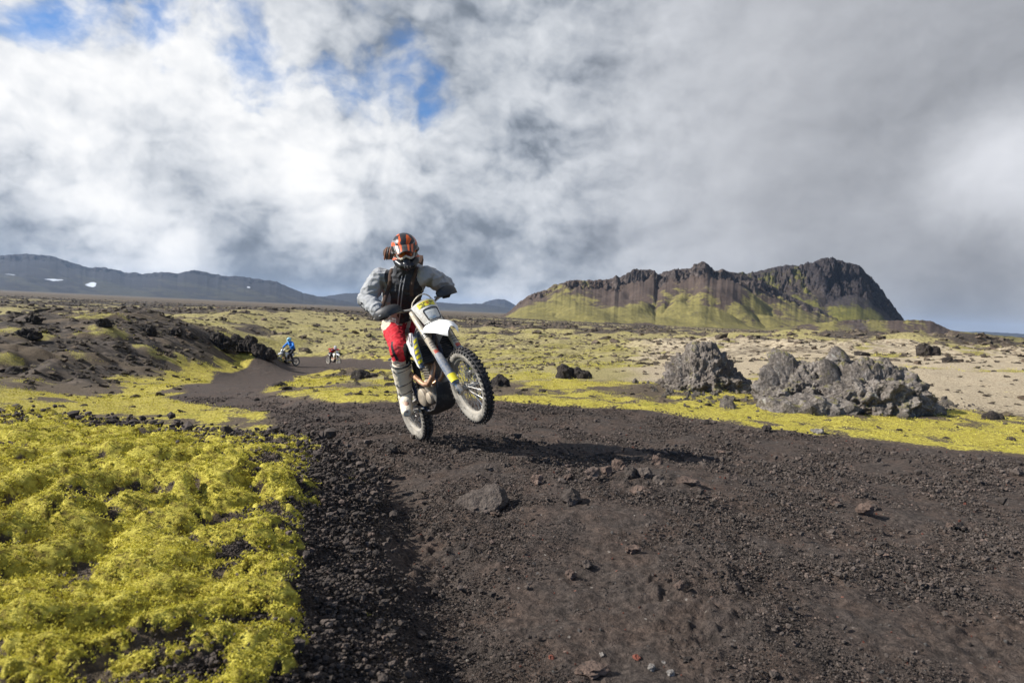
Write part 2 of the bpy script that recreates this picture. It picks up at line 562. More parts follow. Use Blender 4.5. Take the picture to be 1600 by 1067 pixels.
# ------------------------------------------------------------------ ground sheet
def ground_material():
    mat = bpy.data.materials.new('volcanic_ground')
    mat.use_nodes = True
    mat.node_tree.nodes.clear()
    T = NT(mat.node_tree)
    geo = T.new('ShaderNodeNewGeometry')
    P = geo.outputs['Position']
    # scales: grain, clods, patches
    far = T.v('LENGTH', P)
    n_g = T.noise(P, 85, 4, .72)
    n_c = T.noise(P, 26, 5, .65)
    n_p = T.noise(P, 3.1, 5, .6)
    n_m = T.noise(P, .28, 6, .62)
    n_l = T.noise(P, .03, 7, .68)
    farf = T.ss(far, 12, 60)
    vfar = T.ss(far, 90, 420)
    vari = T.mix(farf, n_c, n_p)
    vari = T.mix(vfar, vari, n_m)
    a = {k: T.attr(k) for k in ('track', 'moss', 'dry', 'rock', 'scree', 'bank', 'pale', 'muted')}
    # cinder
    cinder = T.ramp(n_c, [(.30, (.021, .017, .0145)), (.46, (.056, .044, .037)), (.62, (.092, .073, .062)), (.8, (.15, .117, .098))])
    cinder = T.mix(T.ss(n_p, .35, .7), cinder, T.mix(1.0, cinder, (1.25, 1.10, 1.0), 'MULTIPLY'))
    cinder = T.mix(T.ss(n_g, .56, .70, 0, .55), T.mix(T.ss(n_g, .46, .36, 0, .6), cinder, (.016, .013, .012)), (.16, .13, .11))
    speck = T.voro(P, 34, out='Color')
    sx = T.new('ShaderNodeSeparateColor')
    T.put(sx.inputs[0], speck)
    spd = T.voro(P, 34)
    dot = T.m('MULTIPLY', T.ss(sx.outputs[0], .93, .95), T.ss(spd, .3, .15))
    cinder = T.mix(T.m('MULTIPLY', dot, .8), cinder, T.ramp(sx.outputs[1], [(0, (.30, .10, .06)), (.4, (.25, .22, .19)), (1, (.42, .38, .33))]))
    soil = T.ramp(vari, [(.3, (.045, .033, .022)), (.5, (.100, .075, .050)), (.72, (.19, .145, .10))])
    mossn = T.ramp(n_c, [(.28, (.062, .044, .011)), (.40, (.23, .180, .028)), (.54, (.51, .44, .065)), (.72, (.76, .67, .14))])  # dark end of the ramp paints in shadow contrast between cushions
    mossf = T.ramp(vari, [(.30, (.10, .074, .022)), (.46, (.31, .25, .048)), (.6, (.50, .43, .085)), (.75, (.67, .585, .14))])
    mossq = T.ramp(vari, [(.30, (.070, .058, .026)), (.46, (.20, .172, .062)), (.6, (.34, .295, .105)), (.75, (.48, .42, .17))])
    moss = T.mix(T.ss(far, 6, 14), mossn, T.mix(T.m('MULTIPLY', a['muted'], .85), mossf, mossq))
    moss = T.mix(T.ss(n_p, .58, .75, 0, .6), moss, (.15, .17, .012))
    dry = T.ramp(vari, [(.30, (.10, .074, .046)), (.42, (.27, .21, .135)), (.55, (.46, .38, .26)), (.75, (.60, .51, .37))])
    olive = T.ramp(vari, [(.30, (.075, .062, .026)), (.44, (.21, .175, .075)), (.57, (.37, .315, .135)), (.75, (.50, .43, .21))])
    dry = T.mix(T.ss(T.m('ADD', a['pale'], T.m('MULTIPLY', T.m('SUBTRACT', n_m, .5), .9)), .3, .7), olive, dry)
    rock = T.ramp(T.mix(vfar, n_p, n_l), [(.3, (.020, .016, .013)), (.5, (.060, .048, .038)), (.7, (.14, .11, .085))])
    col = soil
    jit = T.m('MULTIPLY', T.m('SUBTRACT', T.mix(farf, n_c, n_p), .5), 1.5)

    def edge(x, lo=.30, hi=.62, j=1.0):
        return T.ss(T.m('ADD', x, T.m('MULTIPLY', jit, j)), lo, hi)
    col = T.mix(edge(a['dry'], .22, .6), col, dry)
    jf = T.m('MULTIPLY', T.m('SUBTRACT', n_m, .5), T.m('MULTIPLY', farf, 1.6))
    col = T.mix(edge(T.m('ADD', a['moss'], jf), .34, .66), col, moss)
    jr = T.m('MULTIPLY', T.m('SUBTRACT', T.mix(vfar, n_m, n_l), .52), T.m('MULTIPLY', farf, 2.2))
    col = T.mix(edge(T.m('ADD', a['rock'], jr), .40, .70), col, rock)
    col = T.mix(T.m('MULTIPLY', T.ss(a['scree'], .15, .6), .9), col, cinder)
    col = T.mix(T.m('MULTIPLY', edge(T.m('MULTIPLY', a['track'], 1.15), .35, .62, .45), .99), col, cinder)
    bs = T.new('ShaderNodeBsdfPrincipled')
    T.put(bs.inputs['Base Color'], col)
    bs.inputs['Roughness'].default_value = .93
    bs.inputs['Specular IOR Level'].default_value = .22
    h = T.m('ADD', T.m('MULTIPLY', n_c, 1.0), T.m('MULTIPLY', n_g, .8))
    b1 = T.bump(h, .9, .03)
    b2 = T.bump(T.m('MULTIPLY', n_p, farf), .9, .25, b1)
    b3 = T.bump(T.m('MULTIPLY', n_m, vfar), 1.0, 2.2, b2)
    T.put(bs.inputs['Normal'], b3)
    out = T.new('ShaderNodeOutputMaterial')
    T.put(out.inputs[0], bs.outputs[0])
    return mat


M_GROUND = ground_material()
_fa = np.arange(-46, 46.01, .125)
_ba = np.arange(49, 314, 3.0)
_az = np.radians(np.concatenate([_fa, _ba]))
_rr = [0.35, .6, .9]
r_ = 1.2
while r_ < 17000:
    _rr.append(r_)
    r_ += max(.006, min(.0017 * r_ * r_, .0155 * r_))
_rr = np.array(_rr)
NA, NR = len(_az), len(_rr)
Rg, Ag = np.meshgrid(_rr, _az, indexing='ij')
gx, gy = (Rg * np.sin(Ag)).ravel(), (Rg * np.cos(Ag)).ravel()
spacing = np.maximum(np.gradient(_rr)[:, None] * np.ones(NA) * .6, Rg * rad(.125)).ravel()
gz, gattr = features(gx, gy, spacing)
idx = np.arange(NR * NA).reshape(NR, NA)
nxt = np.roll(idx, -1, 1)
quads = np.stack([idx[:-1], nxt[:-1], nxt[1:], idx[1:]], -1).reshape(-1, 4)[:, ::-1]
ground = mesh_np('ground', np.stack([gx, gy, gz], 1), quads=quads, mat=M_GROUND, attrs=gattr)
ground['kind'] = 'structure'
ground['label'] = 'black cinder track winding through mossy volcanic plain'
# ------------------------------------------------------------------ mountains
def skyline(pts, u):
    p = np.array(pts, float)
    return np.interp(u, p[:, 0], p[:, 1])


def z_of(u, v, d):
    """height of a point at image place (u, v) and depth d"""
    r = -(v - 533.5) / F_PX
    return CAM_H + d * (_F[2] + (u - 800) / F_PX * _R[2] + r * _U[2])


def mountain_material(name, mossy, brown, darkrock, sc=1.0, snow=False):
    mat = bpy.data.materials.new(name)
    mat.use_nodes = True
    mat.node_tree.nodes.clear()
    T = NT(mat.node_tree)
    P = T.new('ShaderNodeNewGeometry').outputs['Position']
    n1 = T.noise(P, .035 * sc, 7, .68)
    n2 = T.noise(P, .16 * sc, 6, .65)
    # scree streaks run down the slope
    st = T.noise(T.v('MULTIPLY', T.v('ADD', P, T.v('SCALE', (0.5, 0.0, 0.0), s=T.v('DOT_PRODUCT', P, (0.0, 1.0, 0.0)))), (.10 * sc, .012 * sc, .012 * sc)), 1.0, 6, .66, .4)
    rk, ms, stk = T.attr('rock'), T.attr('moss'), T.attr('streak')
    cm = T.ramp(T.mix(.5, n1, n2), [(.3, mossy[0]), (.5, mossy[1]), (.7, mossy[2])])
    cb = T.ramp(T.mix(.5, n1, n2), [(.3, brown[0]), (.6, brown[1]), (.75, brown[2])])
    cr = T.ramp(n2, [(.3, darkrock[0]), (.52, darkrock[1]), (.7, darkrock[2])])
    j = T.m('ADD', T.m('MULTIPLY', T.m('SUBTRACT', n1, .5), 1.5), T.m('ADD', T.m('MULTIPLY', T.m('SUBTRACT', st, .5), .6), T.m('MULTIPLY', T.m('SUBTRACT', n2, .5), .8)))
    col = T.mix(T.ss(T.m('ADD', ms, j), .38, .62), cb, cm)
    col = T.mix(T.ss(T.m('ADD', rk, T.m('MULTIPLY', T.m('SUBTRACT', n2, .5), 1.5)), .42, .62), col, cr)
    if snow:
        sn = T.attr('snow')
        col = T.mix(T.ss(T.m('ADD', sn, T.m('MULTIPLY', T.m('SUBTRACT', n2, .5), .5)), .5, .6), col, (.50, .53, .58))
    bs = T.new('ShaderNodeBsdfPrincipled')
    T.put(bs.inputs['Base Color'], col)
    bs.inputs['Roughness'].default_value = .95
    bs.inputs['Specular IOR Level'].default_value = .15
    T.put(bs.inputs['Normal'], T.bump(T.m('ADD', n2, T.m('MULTIPLY', n1, .6)), 1.0, T.m('ADD', 1.2 / sc, T.m('MULTIPLY', rk, 5.0 / sc))))
    out = T.new('ShaderNodeOutputMaterial')
    T.put(out.inputs[0], bs.outputs[0])
    return mat


def massif(name, label, sky_pts, u0, u1, d, front, back, mat, nu=700, nr=260, foot=-14, seed=0, cliff=.3, relief=1.0, dip=None, attr_fn=None):
    """a ridge with a given crest, scree slopes in front and behind"""
    U = np.linspace(u0, u1, nu)
    V = skyline(sky_pts, U) + 1.5 * perlin(U / 9.0, U * 0 + seed, seed) * relief + .8 * perlin(U / 3.7, U * 0, seed + 1) * relief
    dd = np.concatenate([np.linspace(-1, 0, int(nr * .72)) * front, np.linspace(0, 1, nr - int(nr * .72) + 1)[1:] * back])
    UU, DD = np.meshgrid(U, dd, indexing='ij')
    Vr = np.repeat(V[:, None], len(dd), 1)
    # the crest wanders nearer and farther
    crest = d * (1 + .04 * perlin(UU / 110, UU * 0, seed + 2) + .002 * perlin(UU / 22, UU * 0, seed + 3))
    ztop = z_of(UU, Vr, crest)
    depth = crest + DD
    base_v = (UU - 800) / F_PX
    x = _F[0] * depth + base_v * _R[0] * depth
    y = depth * (_F[1] + base_v * _R[1])
    t = np.where(DD < 0, 1 + DD / front, 1 - DD / back)          # 1 at the crest, 0 at the foot
    H = np.maximum(ztop - foot, 2)
    prof = np.where(t > 1 - cliff * .45, 1 - (1 - t) / (cliff * .45) * cliff * .95, 0)
    tt = t / (1 - cliff * .45)
    low = (1 - cliff * .95) * tt ** 1.25
    prof = np.where(t > 1 - cliff * .45, prof, low)
    k = d / 1400.
    rockm = sstep(t + .10 * perlin(UU / 22., DD / 90. / k, seed + 9), 1 - cliff * 1.15, 1 - cliff * .55)
    SH = UU / F_PX * d / k + DD / k * (.22 + .30 * sstep(UU, 1150, 900))
    gul = fbm(SH, DD * .10 / k, 46, 5, .6, seed + 4)
    spur = np.abs(perlin(SH / 150 + .35 * perlin(x / (80 * k), y / (80 * k), seed + 6), DD * .0022 / k, seed + 5))
    crag = np.abs(fbm(x / k, y / k, 44, 6, .58, seed + 7))
    z = foot + H * prof
    bulge = np.sin(np.clip(t, 0, 1) * math.pi) ** .8
    z = z + relief * H * bulge * (.30 * (spur - .25) + .009 * gul)
    z = z + relief * H * rockm * sstep(1 - t, 0, .06) * (crag - .3) * .30 + relief * 1.2 * k * rockm * fbm(x / k, y / k, 14, 4, .6, seed + 8)
    z = np.minimum(z, ztop + .02 * H)
    co = np.stack([x, y, z], -1).reshape(-1, 3)
    n0, n1 = x.shape
    ix = np.arange(n0 * n1).reshape(n0, n1)
    q = np.stack([ix[:-1, :-1], ix[1:, :-1], ix[1:, 1:], ix[:-1, 1:]], -1).reshape(-1, 4)
    A = dict(rock=rockm + .35 * (crag - .35), moss=.6 * sstep(t, .95, .35) + .45 * gul, streak=gul)
    if attr_fn:
        A = attr_fn(UU, t, x, y, z, A)
    o = mesh_np(name, co, quads=q, mat=mat, attrs={k: v.ravel() for k, v in A.items()})
    o['kind'] = 'structure'
    o['label'] = label
    return o


M_MTN = mountain_material('mossy_mountain', [(.06, .053, .026), (.15, .13, .045), (.27, .225, .075)], [(.045, .032, .026), (.085, .062, .05), (.13, .10, .085)],
                          [(.022, .018, .018), (.070, .056, .050), (.15, .12, .105)])
M_MTN2 = mountain_material('shaded_mountain', [(.045, .048, .016), (.10, .095, .026), (.20, .17, .045)], [(.03, .024, .021), (.055, .043, .037), (.09, .07, .06)],
                           [(.014, .012, .013), (.042, .035, .036), (.09, .075, .07)])  # darker copy of the mossy mountain colours, with cloud shade painted in
M_FAR = mountain_material('distant_range', [(.020, .021, .016), (.038, .036, .025), (.065, .056, .04)], [(.014, .013, .014), (.027, .024, .024), (.05, .041, .038)],
                          [(.015, .014, .016), (.03, .027, .03), (.05, .045, .045)], sc=.12, snow=True)


def at_A(UU, t, x, y, z, A):
    # brown shoulder of the near massif, bright moss at its foot, lowest part darkened to paint in a cloud shadow
    brown = np.exp(-((UU - 985) / 60.) ** 2) * sstep(t, .30, .55) + .8 * np.exp(-((UU - 1120) / 45.) ** 2) * sstep(t, .35, .6) + .6 * sstep(UU, 870, 820) * sstep(t, .6, .8)
    A['moss'] = .45 + .42 * sstep(t, .95, .5) * sstep(UU, 1330, 1150) - brown * .75 - .85 * sstep(t, .13, .05) + .22 * A['streak']
    A['rock'] = A['rock'] * (.40 + .45 * sstep(UU, 930, 980)) - .25 * sstep(UU, 1260, 1180) * 0
    return A


def at_B(UU, t, x, y, z, A):
    A['moss'] = .45 + .5 * sstep(t, .7, .35) * sstep(UU, 1380, 1330) + .5 * A['streak'] - .8 * sstep(t, .10, .04)
    A['rock'] = A['rock'] * (.45 + .55 * sstep(UU, 1240, 1300)) + .28 * sstep(t, .93, 1) + .75 * sstep(UU, 1255, 1310) * sstep(t, .42, .6) + .5 * sstep(UU, 1370, 1395)
    return A


massif('mountain', 'rugged dark rear summit of the mossy mountain on the right',
       [(1040, 470), (1080, 442), (1130, 430), (1160, 428), (1185, 422), (1200, 418), (1222, 414), (1240, 415), (1262, 411), (1270, 406), (1281, 402), (1290, 406), (1300, 405), (1312, 410), (1322, 412),
        (1335, 415), (1344, 424), (1356, 436), (1366, 447), (1378, 462), (1395, 482), (1409, 497), (1416, 512), (1440, 530)],
       1030, 1440, 1750, 520, 260, M_MTN2, nu=620, seed=200, cliff=.34, relief=.85, attr_fn=at_B)
massif('mountain', 'yellow green and brown near ridge of the mountain on the right',
       [(770, 500), (795, 486), (808, 472), (822, 462), (850, 452), (865, 443), (900, 438), (940, 437), (952, 434), (957, 430), (963, 433), (985, 424), (1000, 421), (1017, 422), (1022, 431), (1035, 423),
        (1055, 421), (1072, 419), (1090, 413), (1097, 415), (1104, 420), (1115, 425), (1130, 424), (1145, 427), (1160, 431), (1185, 440), (1230, 462), (1285, 487), (1330, 503), (1380, 520)],
       775, 1390, 1400, 420, 200, M_MTN, nu=760, seed=100, cliff=.16, relief=.9, attr_fn=at_A)


def at_C(UU, t, x, y, z, A):
    A['moss'] = .55 + .4 * A['streak'] - .5 * sstep(t, .1, .03) - .7 * sstep(UU, 1430, 1460) * sstep(UU, 1500, 1480)
    A['rock'] = .55 * np.exp(-((UU - 1340) / 40.) ** 2) + .3 * sstep(t, .8, 1) * sstep(UU, 1400, 1450)
    return A


massif('hill', 'low grassy hill at the foot of the mountain',
       [(1190, 517), (1215, 512), (1240, 509), (1270, 505), (1300, 502), (1340, 499), (1390, 501), (1420, 500), (1440, 500), (1452, 502), (1468, 508), (1484, 516), (1510, 519), (1560, 524), (1640, 531), (1760, 541)],
       1185, 1760, 1050, 130, 120, M_MTN, nu=460, nr=110, seed=300, cliff=.12, relief=.5, foot=-11, attr_fn=at_C)


def at_D(UU, t, x, y, z, A):
    s = np.zeros_like(UU)
    for u, tt, a, b in ((140, .42, 8, .055), (82, .43, 15, .014), (15, .50, 8, .010), (386, .62, 2.4, .03)):
        s = np.maximum(s, 1.2 - np.sqrt(((UU - u) / a) ** 2 + ((t - tt) / b) ** 2) * .6)
    A['snow'] = np.clip(s, 0, 1)
    A['moss'] = A['moss'] * .9
    A['rock'] = A['rock'] * .5
    return A


massif('mountain', 'long blue volcanic range with small snow patches on the left horizon',
       [(-260, 430), (-120, 410), (-40, 401), (0, 399), (40, 397), (78, 400), (105, 409), (135, 418), (172, 420), (195, 426), (220, 428), (250, 425), (275, 427), (290, 424), (305, 423), (322, 426), (345, 431),
        (375, 432), (400, 436), (430, 440), (446, 448), (470, 457), (495, 463), (540, 471), (580, 480)],
       -260, 580, 7200, 2300, 1200, M_FAR, nu=620, nr=160, seed=400, cliff=.12, relief=.55, foot=-20, attr_fn=at_D)
massif('mountain', 'small dark blue hill behind the rider on the far horizon',
       [(480, 468), (510, 462), (540, 458), (565, 458), (620, 462), (680, 472), (720, 475), (740, 474), (760, 476), (800, 483), (840, 492)],
       480, 840, 9500, 1500, 1000, M_FAR, nu=260, nr=60, seed=500, cliff=.1, relief=.4, foot=-20, attr_fn=lambda U, t, x, y, z, A: dict(A, snow=t * 0, rock=A['rock'] * .3))
massif('mountain', 'flat topped dark mountain under low cloud at the middle of the horizon',
       [(725, 484), (745, 478), (755, 472), (764, 469), (775, 467), (786, 468), (792, 471), (805, 478), (830, 484), (860, 492)],
       725, 860, 12000, 1800, 1000, M_FAR, nu=160, nr=60, seed=600, cliff=.25, relief=.4, foot=-20, attr_fn=lambda U, t, x, y, z, A: dict(A, snow=t * 0))
massif('mountain', 'thin blue plateau on the far right horizon',
       [(1440, 522), (1490, 519), (1530, 518), (1570, 520), (1620, 523), (1800, 533)],
       1440, 1800, 11000, 1500, 1000, M_FAR, nu=160, nr=50, seed=700, cliff=.15, relief=.3, foot=-20, attr_fn=lambda U, t, x, y, z, A: dict(A, snow=t * 0))
# ------------------------------------------------------------------ stones, rubble, moss tufts
from mathutils import noise as mno


def spacing_at(r):
    return np.maximum(np.clip(.0017 * r * r, .006, .0155 * r) * .6, r * rad(.125))


def ico(sub):
    bm = bmesh.new()
    bmesh.ops.create_icosphere(bm, subdivisions=sub, radius=1)
    v = np.array([p.co[:] for p in bm.verts])
    f = np.array([[q.index for q in p.verts] for p in bm.faces])
    bm.free()
    return v, f


def rock_shape(seed, sub=2, rough=.25, cuts=5, stretch=(1, .8, .65)):
    v, f = ico(sub)
    g = np.random.default_rng(seed)
    for _ in range(cuts):                                   # knock flat faces off it
        n = g.normal(size=3)
        n /= np.linalg.norm(n)
        k = g.uniform(.45, .8)
        dd = v @ n
        v = v - np.outer(np.maximum(dd - k, 0) * .9, n)
    o = Vector(g.uniform(-50, 50, 3))
    d = np.array([mno.fractal(Vector(p) * 1.7 + o, .7, 2.1, 4) for p in v])
    v = v * (1 + rough * d[:, None])
    return v * np.array(stretch), f


def stone_material(name, dark, mid, light, tint=.25, sc=1.0, lichen=0.0, moss=0.0, obj=True):
    mat = bpy.data.materials.new(name)
    mat.use_nodes = True
    mat.node_tree.nodes.clear()
    T = NT(mat.node_tree)
    P = T.new('ShaderNodeTexCoord').outputs['Object'] if obj else T.new('ShaderNodeNewGeometry').outputs['Position']
    n1 = T.noise(P, 2.2 * sc, 6, .65)
    n2 = T.noise(P, 14 * sc, 5, .7)
    col = T.ramp(T.mix(.5, n1, n2), [(.32, dark), (.5, mid), (.68, light)])
    rnd = T.new('ShaderNodeObjectInfo').outputs['Random']
    col = T.mix(1.0, col, T.ramp(rnd, [(0, (1 - tint,) * 3), (.5, (1, .98, .96)), (.9, (1 + tint, 1 + tint * .92, 1 + tint * .85)), (1, (1 + 2 * tint, 1 + 1.5 * tint, 1 + 1.3 * tint))]), 'MULTIPLY')
    if lichen:
        l = T.ss(T.noise(P, 5 * sc, 4, .6), .62, .70, 0, lichen)
        col = T.mix(l, col, (.38, .36, .31))
    if moss:
        nz = T.new('ShaderNodeSeparateXYZ')
        T.put(nz.inputs[0], T.new('ShaderNodeNewGeometry').outputs['Normal'])
        l = T.ss(T.m('ADD', T.noise(P, 3 * sc, 5, .65), T.m('MULTIPLY', nz.outputs['Z'], .12)), .62, .72, 0, moss)
        col = T.mix(l, col, (.20, .18, .025))
    bs = T.new('ShaderNodeBsdfPrincipled')
    T.put(bs.inputs['Base Color'], col)
    bs.inputs['Roughness'].default_value = .92
    bs.inputs['Specular IOR Level'].default_value = .25
    T.put(bs.inputs['Normal'], T.bump(T.m('ADD', n2, T.m('MULTIPLY', n1, .5)), .9, .06))
    out = T.new('ShaderNodeOutputMaterial')
    T.put(out.inputs[0], bs.outputs[0])
    return mat


M_CINDER = stone_material('cinder_stone', (.028, .023, .020), (.070, .057, .049), (.14, .115, .098), .45)
M_LAVA = stone_material('clinker_lava', (.020, .016, .014), (.062, .051, .044), (.15, .125, .105), .3, .8, .35, .3)
M_LAVAFAR = stone_material('far_lava', (.026, .020, .016), (.082, .064, .049), (.18, .14, .108), .35, .6, .2, .35)
M_RED = stone_material('red_scoria', (.10, .03, .022), (.22, .075, .05), (.34, .14, .10), .3)
M_HUMP = stone_material('dusty_boulder', (.045, .036, .031), (.10, .082, .070), (.17, .145, .125), 0, 1.5)
M_PALE = stone_material('pale_stone', (.11, .10, .09), (.20, .185, .17), (.34, .32, .30), .2)
M_BROWN = stone_material('brown_stone', (.05, .034, .026), (.12, .085, .068), (.20, .15, .12), .2)


def moss_material():
    mat = bpy.data.materials.new('moss_tuft')
    mat.use_nodes = True
    mat.node_tree.nodes.clear()
    T = NT(mat.node_tree)
    P = T.new('ShaderNodeNewGeometry').outputs['Position']
    rnd = T.new('ShaderNodeObjectInfo').outputs['Random']
    n = T.noise(P, 5, 4, .6)
    a = T.ramp(T.m('ADD', T.m('MULTIPLY', rnd, .55), T.m('MULTIPLY', n, .5)), [(.2, (.28, .21, .030)), (.4, (.50, .45, .065)), (.6, (.70, .64, .12)), (.85, (.88, .80, .24))])
    a = T.mix(T.ss(T.noise(P, 1.7, 3, .5), .56, .72, 0, .55), a, (.30, .30, .030))
    a = T.mix(T.ss(T.noise(P, 9.0, 3, .6), .64, .72, 0, .8), a, (.14, .07, .018))
    d = T.new('ShaderNodeBsdfDiffuse')
    T.put(d.inputs[0], a)
    t = T.new('ShaderNodeBsdfTranslucent')
    T.put(t.inputs[0], a)
    mx = T.new('ShaderNodeMixShader')
    mx.inputs[0].default_value = .22
    T.put(mx.inputs[1], d.outputs[0])
    T.put(mx.inputs[2], t.outputs[0])
    out = T.new('ShaderNodeOutputMaterial')
    T.put(out.inputs[0], mx.outputs[0])
    return mat


M_MOSS = moss_material()


def scatter_tree():
    ng = bpy.data.node_groups.new('scatter', 'GeometryNodeTree')
    ng.interface.new_socket('Geometry', in_out='INPUT', socket_type='NodeSocketGeometry')
    ng.interface.new_socket('Geometry', in_out='OUTPUT', socket_type='NodeSocketGeometry')
    N = ng.nodes
    gi, go = N.new('NodeGroupInput'), N.new('NodeGroupOutput')
    sep = N.new('GeometryNodeSeparateGeometry')
    sep.domain = 'POINT'
    iop = N.new('GeometryNodeInstanceOnPoints')

    def at_(name, typ):
        a = N.new('GeometryNodeInputNamedAttribute')
        a.data_type = typ
        a.inputs['Name'].default_value = name
        return a.outputs['Attribute']
    L = ng.links.new
    L(gi.outputs[0], sep.inputs['Geometry'])
    L(at_('is_src', 'BOOLEAN'), sep.inputs['Selection'])
    L(sep.outputs['Selection'], iop.inputs['Instance'])
    L(sep.outputs['Inverted'], iop.inputs['Points'])
    e = N.new('FunctionNodeEulerToRotation')
    L(at_('rot', 'FLOAT_VECTOR'), e.inputs[0])
    L(e.outputs[0], iop.inputs['Rotation'])
    L(at_('scl', 'FLOAT_VECTOR'), iop.inputs['Scale'])
    L(iop.outputs[0], go.inputs[0])
    return ng


SCATTER = scatter_tree()


def scatter(name, src, pts, scl, rot, mat, label, smooth=False):
    sv, sf = src
    n, m = len(pts), len(sv)
    me = bpy.data.meshes.new(name)
    me.vertices.add(n + m)
    me.vertices.foreach_set('co', np.concatenate([sv, pts]).astype(np.float32).ravel())
    k = sf.shape[1]
    me.loops.add(len(sf) * k)
    me.loops.foreach_set('vertex_index', sf.astype(np.int32).ravel())
    me.polygons.add(len(sf))
    me.polygons.foreach_set('loop_start', np.arange(0, len(sf) * k, k, dtype=np.int32))
    me.polygons.foreach_set('use_smooth', np.full(len(sf), smooth))
    me.update(calc_edges=True)
    a = me.attributes.new('is_src', 'BOOLEAN', 'POINT')
    a.data.foreach_set('value', np.concatenate([np.ones(m, bool), np.zeros(n, bool)]))
    if np.ndim(scl) == 1:
        scl = np.repeat(scl[:, None], 3, 1)
    for an, av in (('rot', rot), ('scl', scl)):
        a = me.attributes.new(an, 'FLOAT_VECTOR', 'POINT')
        a.data.foreach_set('vector', np.concatenate([np.ones((m, 3)), av]).astype(np.float32).ravel())
    me.materials.append(mat)
    o = bpy.data.objects.new(name, me)
    COL.objects.link(o)
    md = o.modifiers.new('scatter', 'NODES')
    md.node_group = SCATTER
    o['kind'] = 'stuff'
    o['label'] = label
    return o


def rand_polar(n, r0, r1, a0=-44, a1=44, g=rng):
    r = np.exp(g.uniform(math.log(r0), math.log(r1), n))
    a = np.radians(g.uniform(a0, a1, n))
    return r * np.sin(a), r * np.cos(a), r


def feats(x, y):
    return features(x, y, spacing_at(np.sqrt(x * x + y * y)))


def rrot(n, g=rng, tilt=3.14):
    return np.stack([g.uniform(-tilt, tilt, n), g.uniform(-tilt, tilt, n), g.uniform(-3.14, 3.14, n)], 1)


def pile(seeds, count, size, spread, sub=1, seed=0):
    """a few stones joined into one small cluster used as the repeated element"""
    g = np.random.default_rng(seed)
    V, Fs, o = [], [], 0
    for i in range(count):
        v, f = rock_shape(seeds + i, sub, .28, 4, (1, g.uniform(.7, 1), g.uniform(.5, .85)))
        s = size * g.lognormal(0, .45)
        a = g.uniform(0, 6.28)
        c, sn = math.cos(a), math.sin(a)
        v = v @ np.array([[c, -sn, 0], [sn, c, 0], [0, 0, 1]]) * s
        v = v + np.array([g.normal() * spread, g.normal() * spread, s * .15])
        V.append(v)
        Fs.append(f + o)
        o += len(v)
    return np.concatenate(V), np.concatenate(Fs)


def tuft(seed, n, size, spread):
    """tiny leafy sprigs standing close together"""
    g = np.random.default_rng(seed)
    V, Fs, o = [], [], 0
    for i in range(n):
        c = np.array([g.normal() * spread, g.normal() * spread, 0])
        s = size * g.uniform(.6, 1.4)
        lean = g.normal(size=2) * .5
        for k in range(3):
            a = g.uniform(0, 6.28)
            w = s * .42
            d = np.array([math.cos(a), math.sin(a), 0])
            up = np.array([lean[0], lean[1], 1.0]) * s
            V += [c - d * w, c + d * w, c + up + np.array([-d[1], d[0], 0]) * w * .8 * g.choice([-1, 1])]
            Fs.append([o, o + 1, o + 2])
            o += 3
    return np.array(V), np.array(Fs)


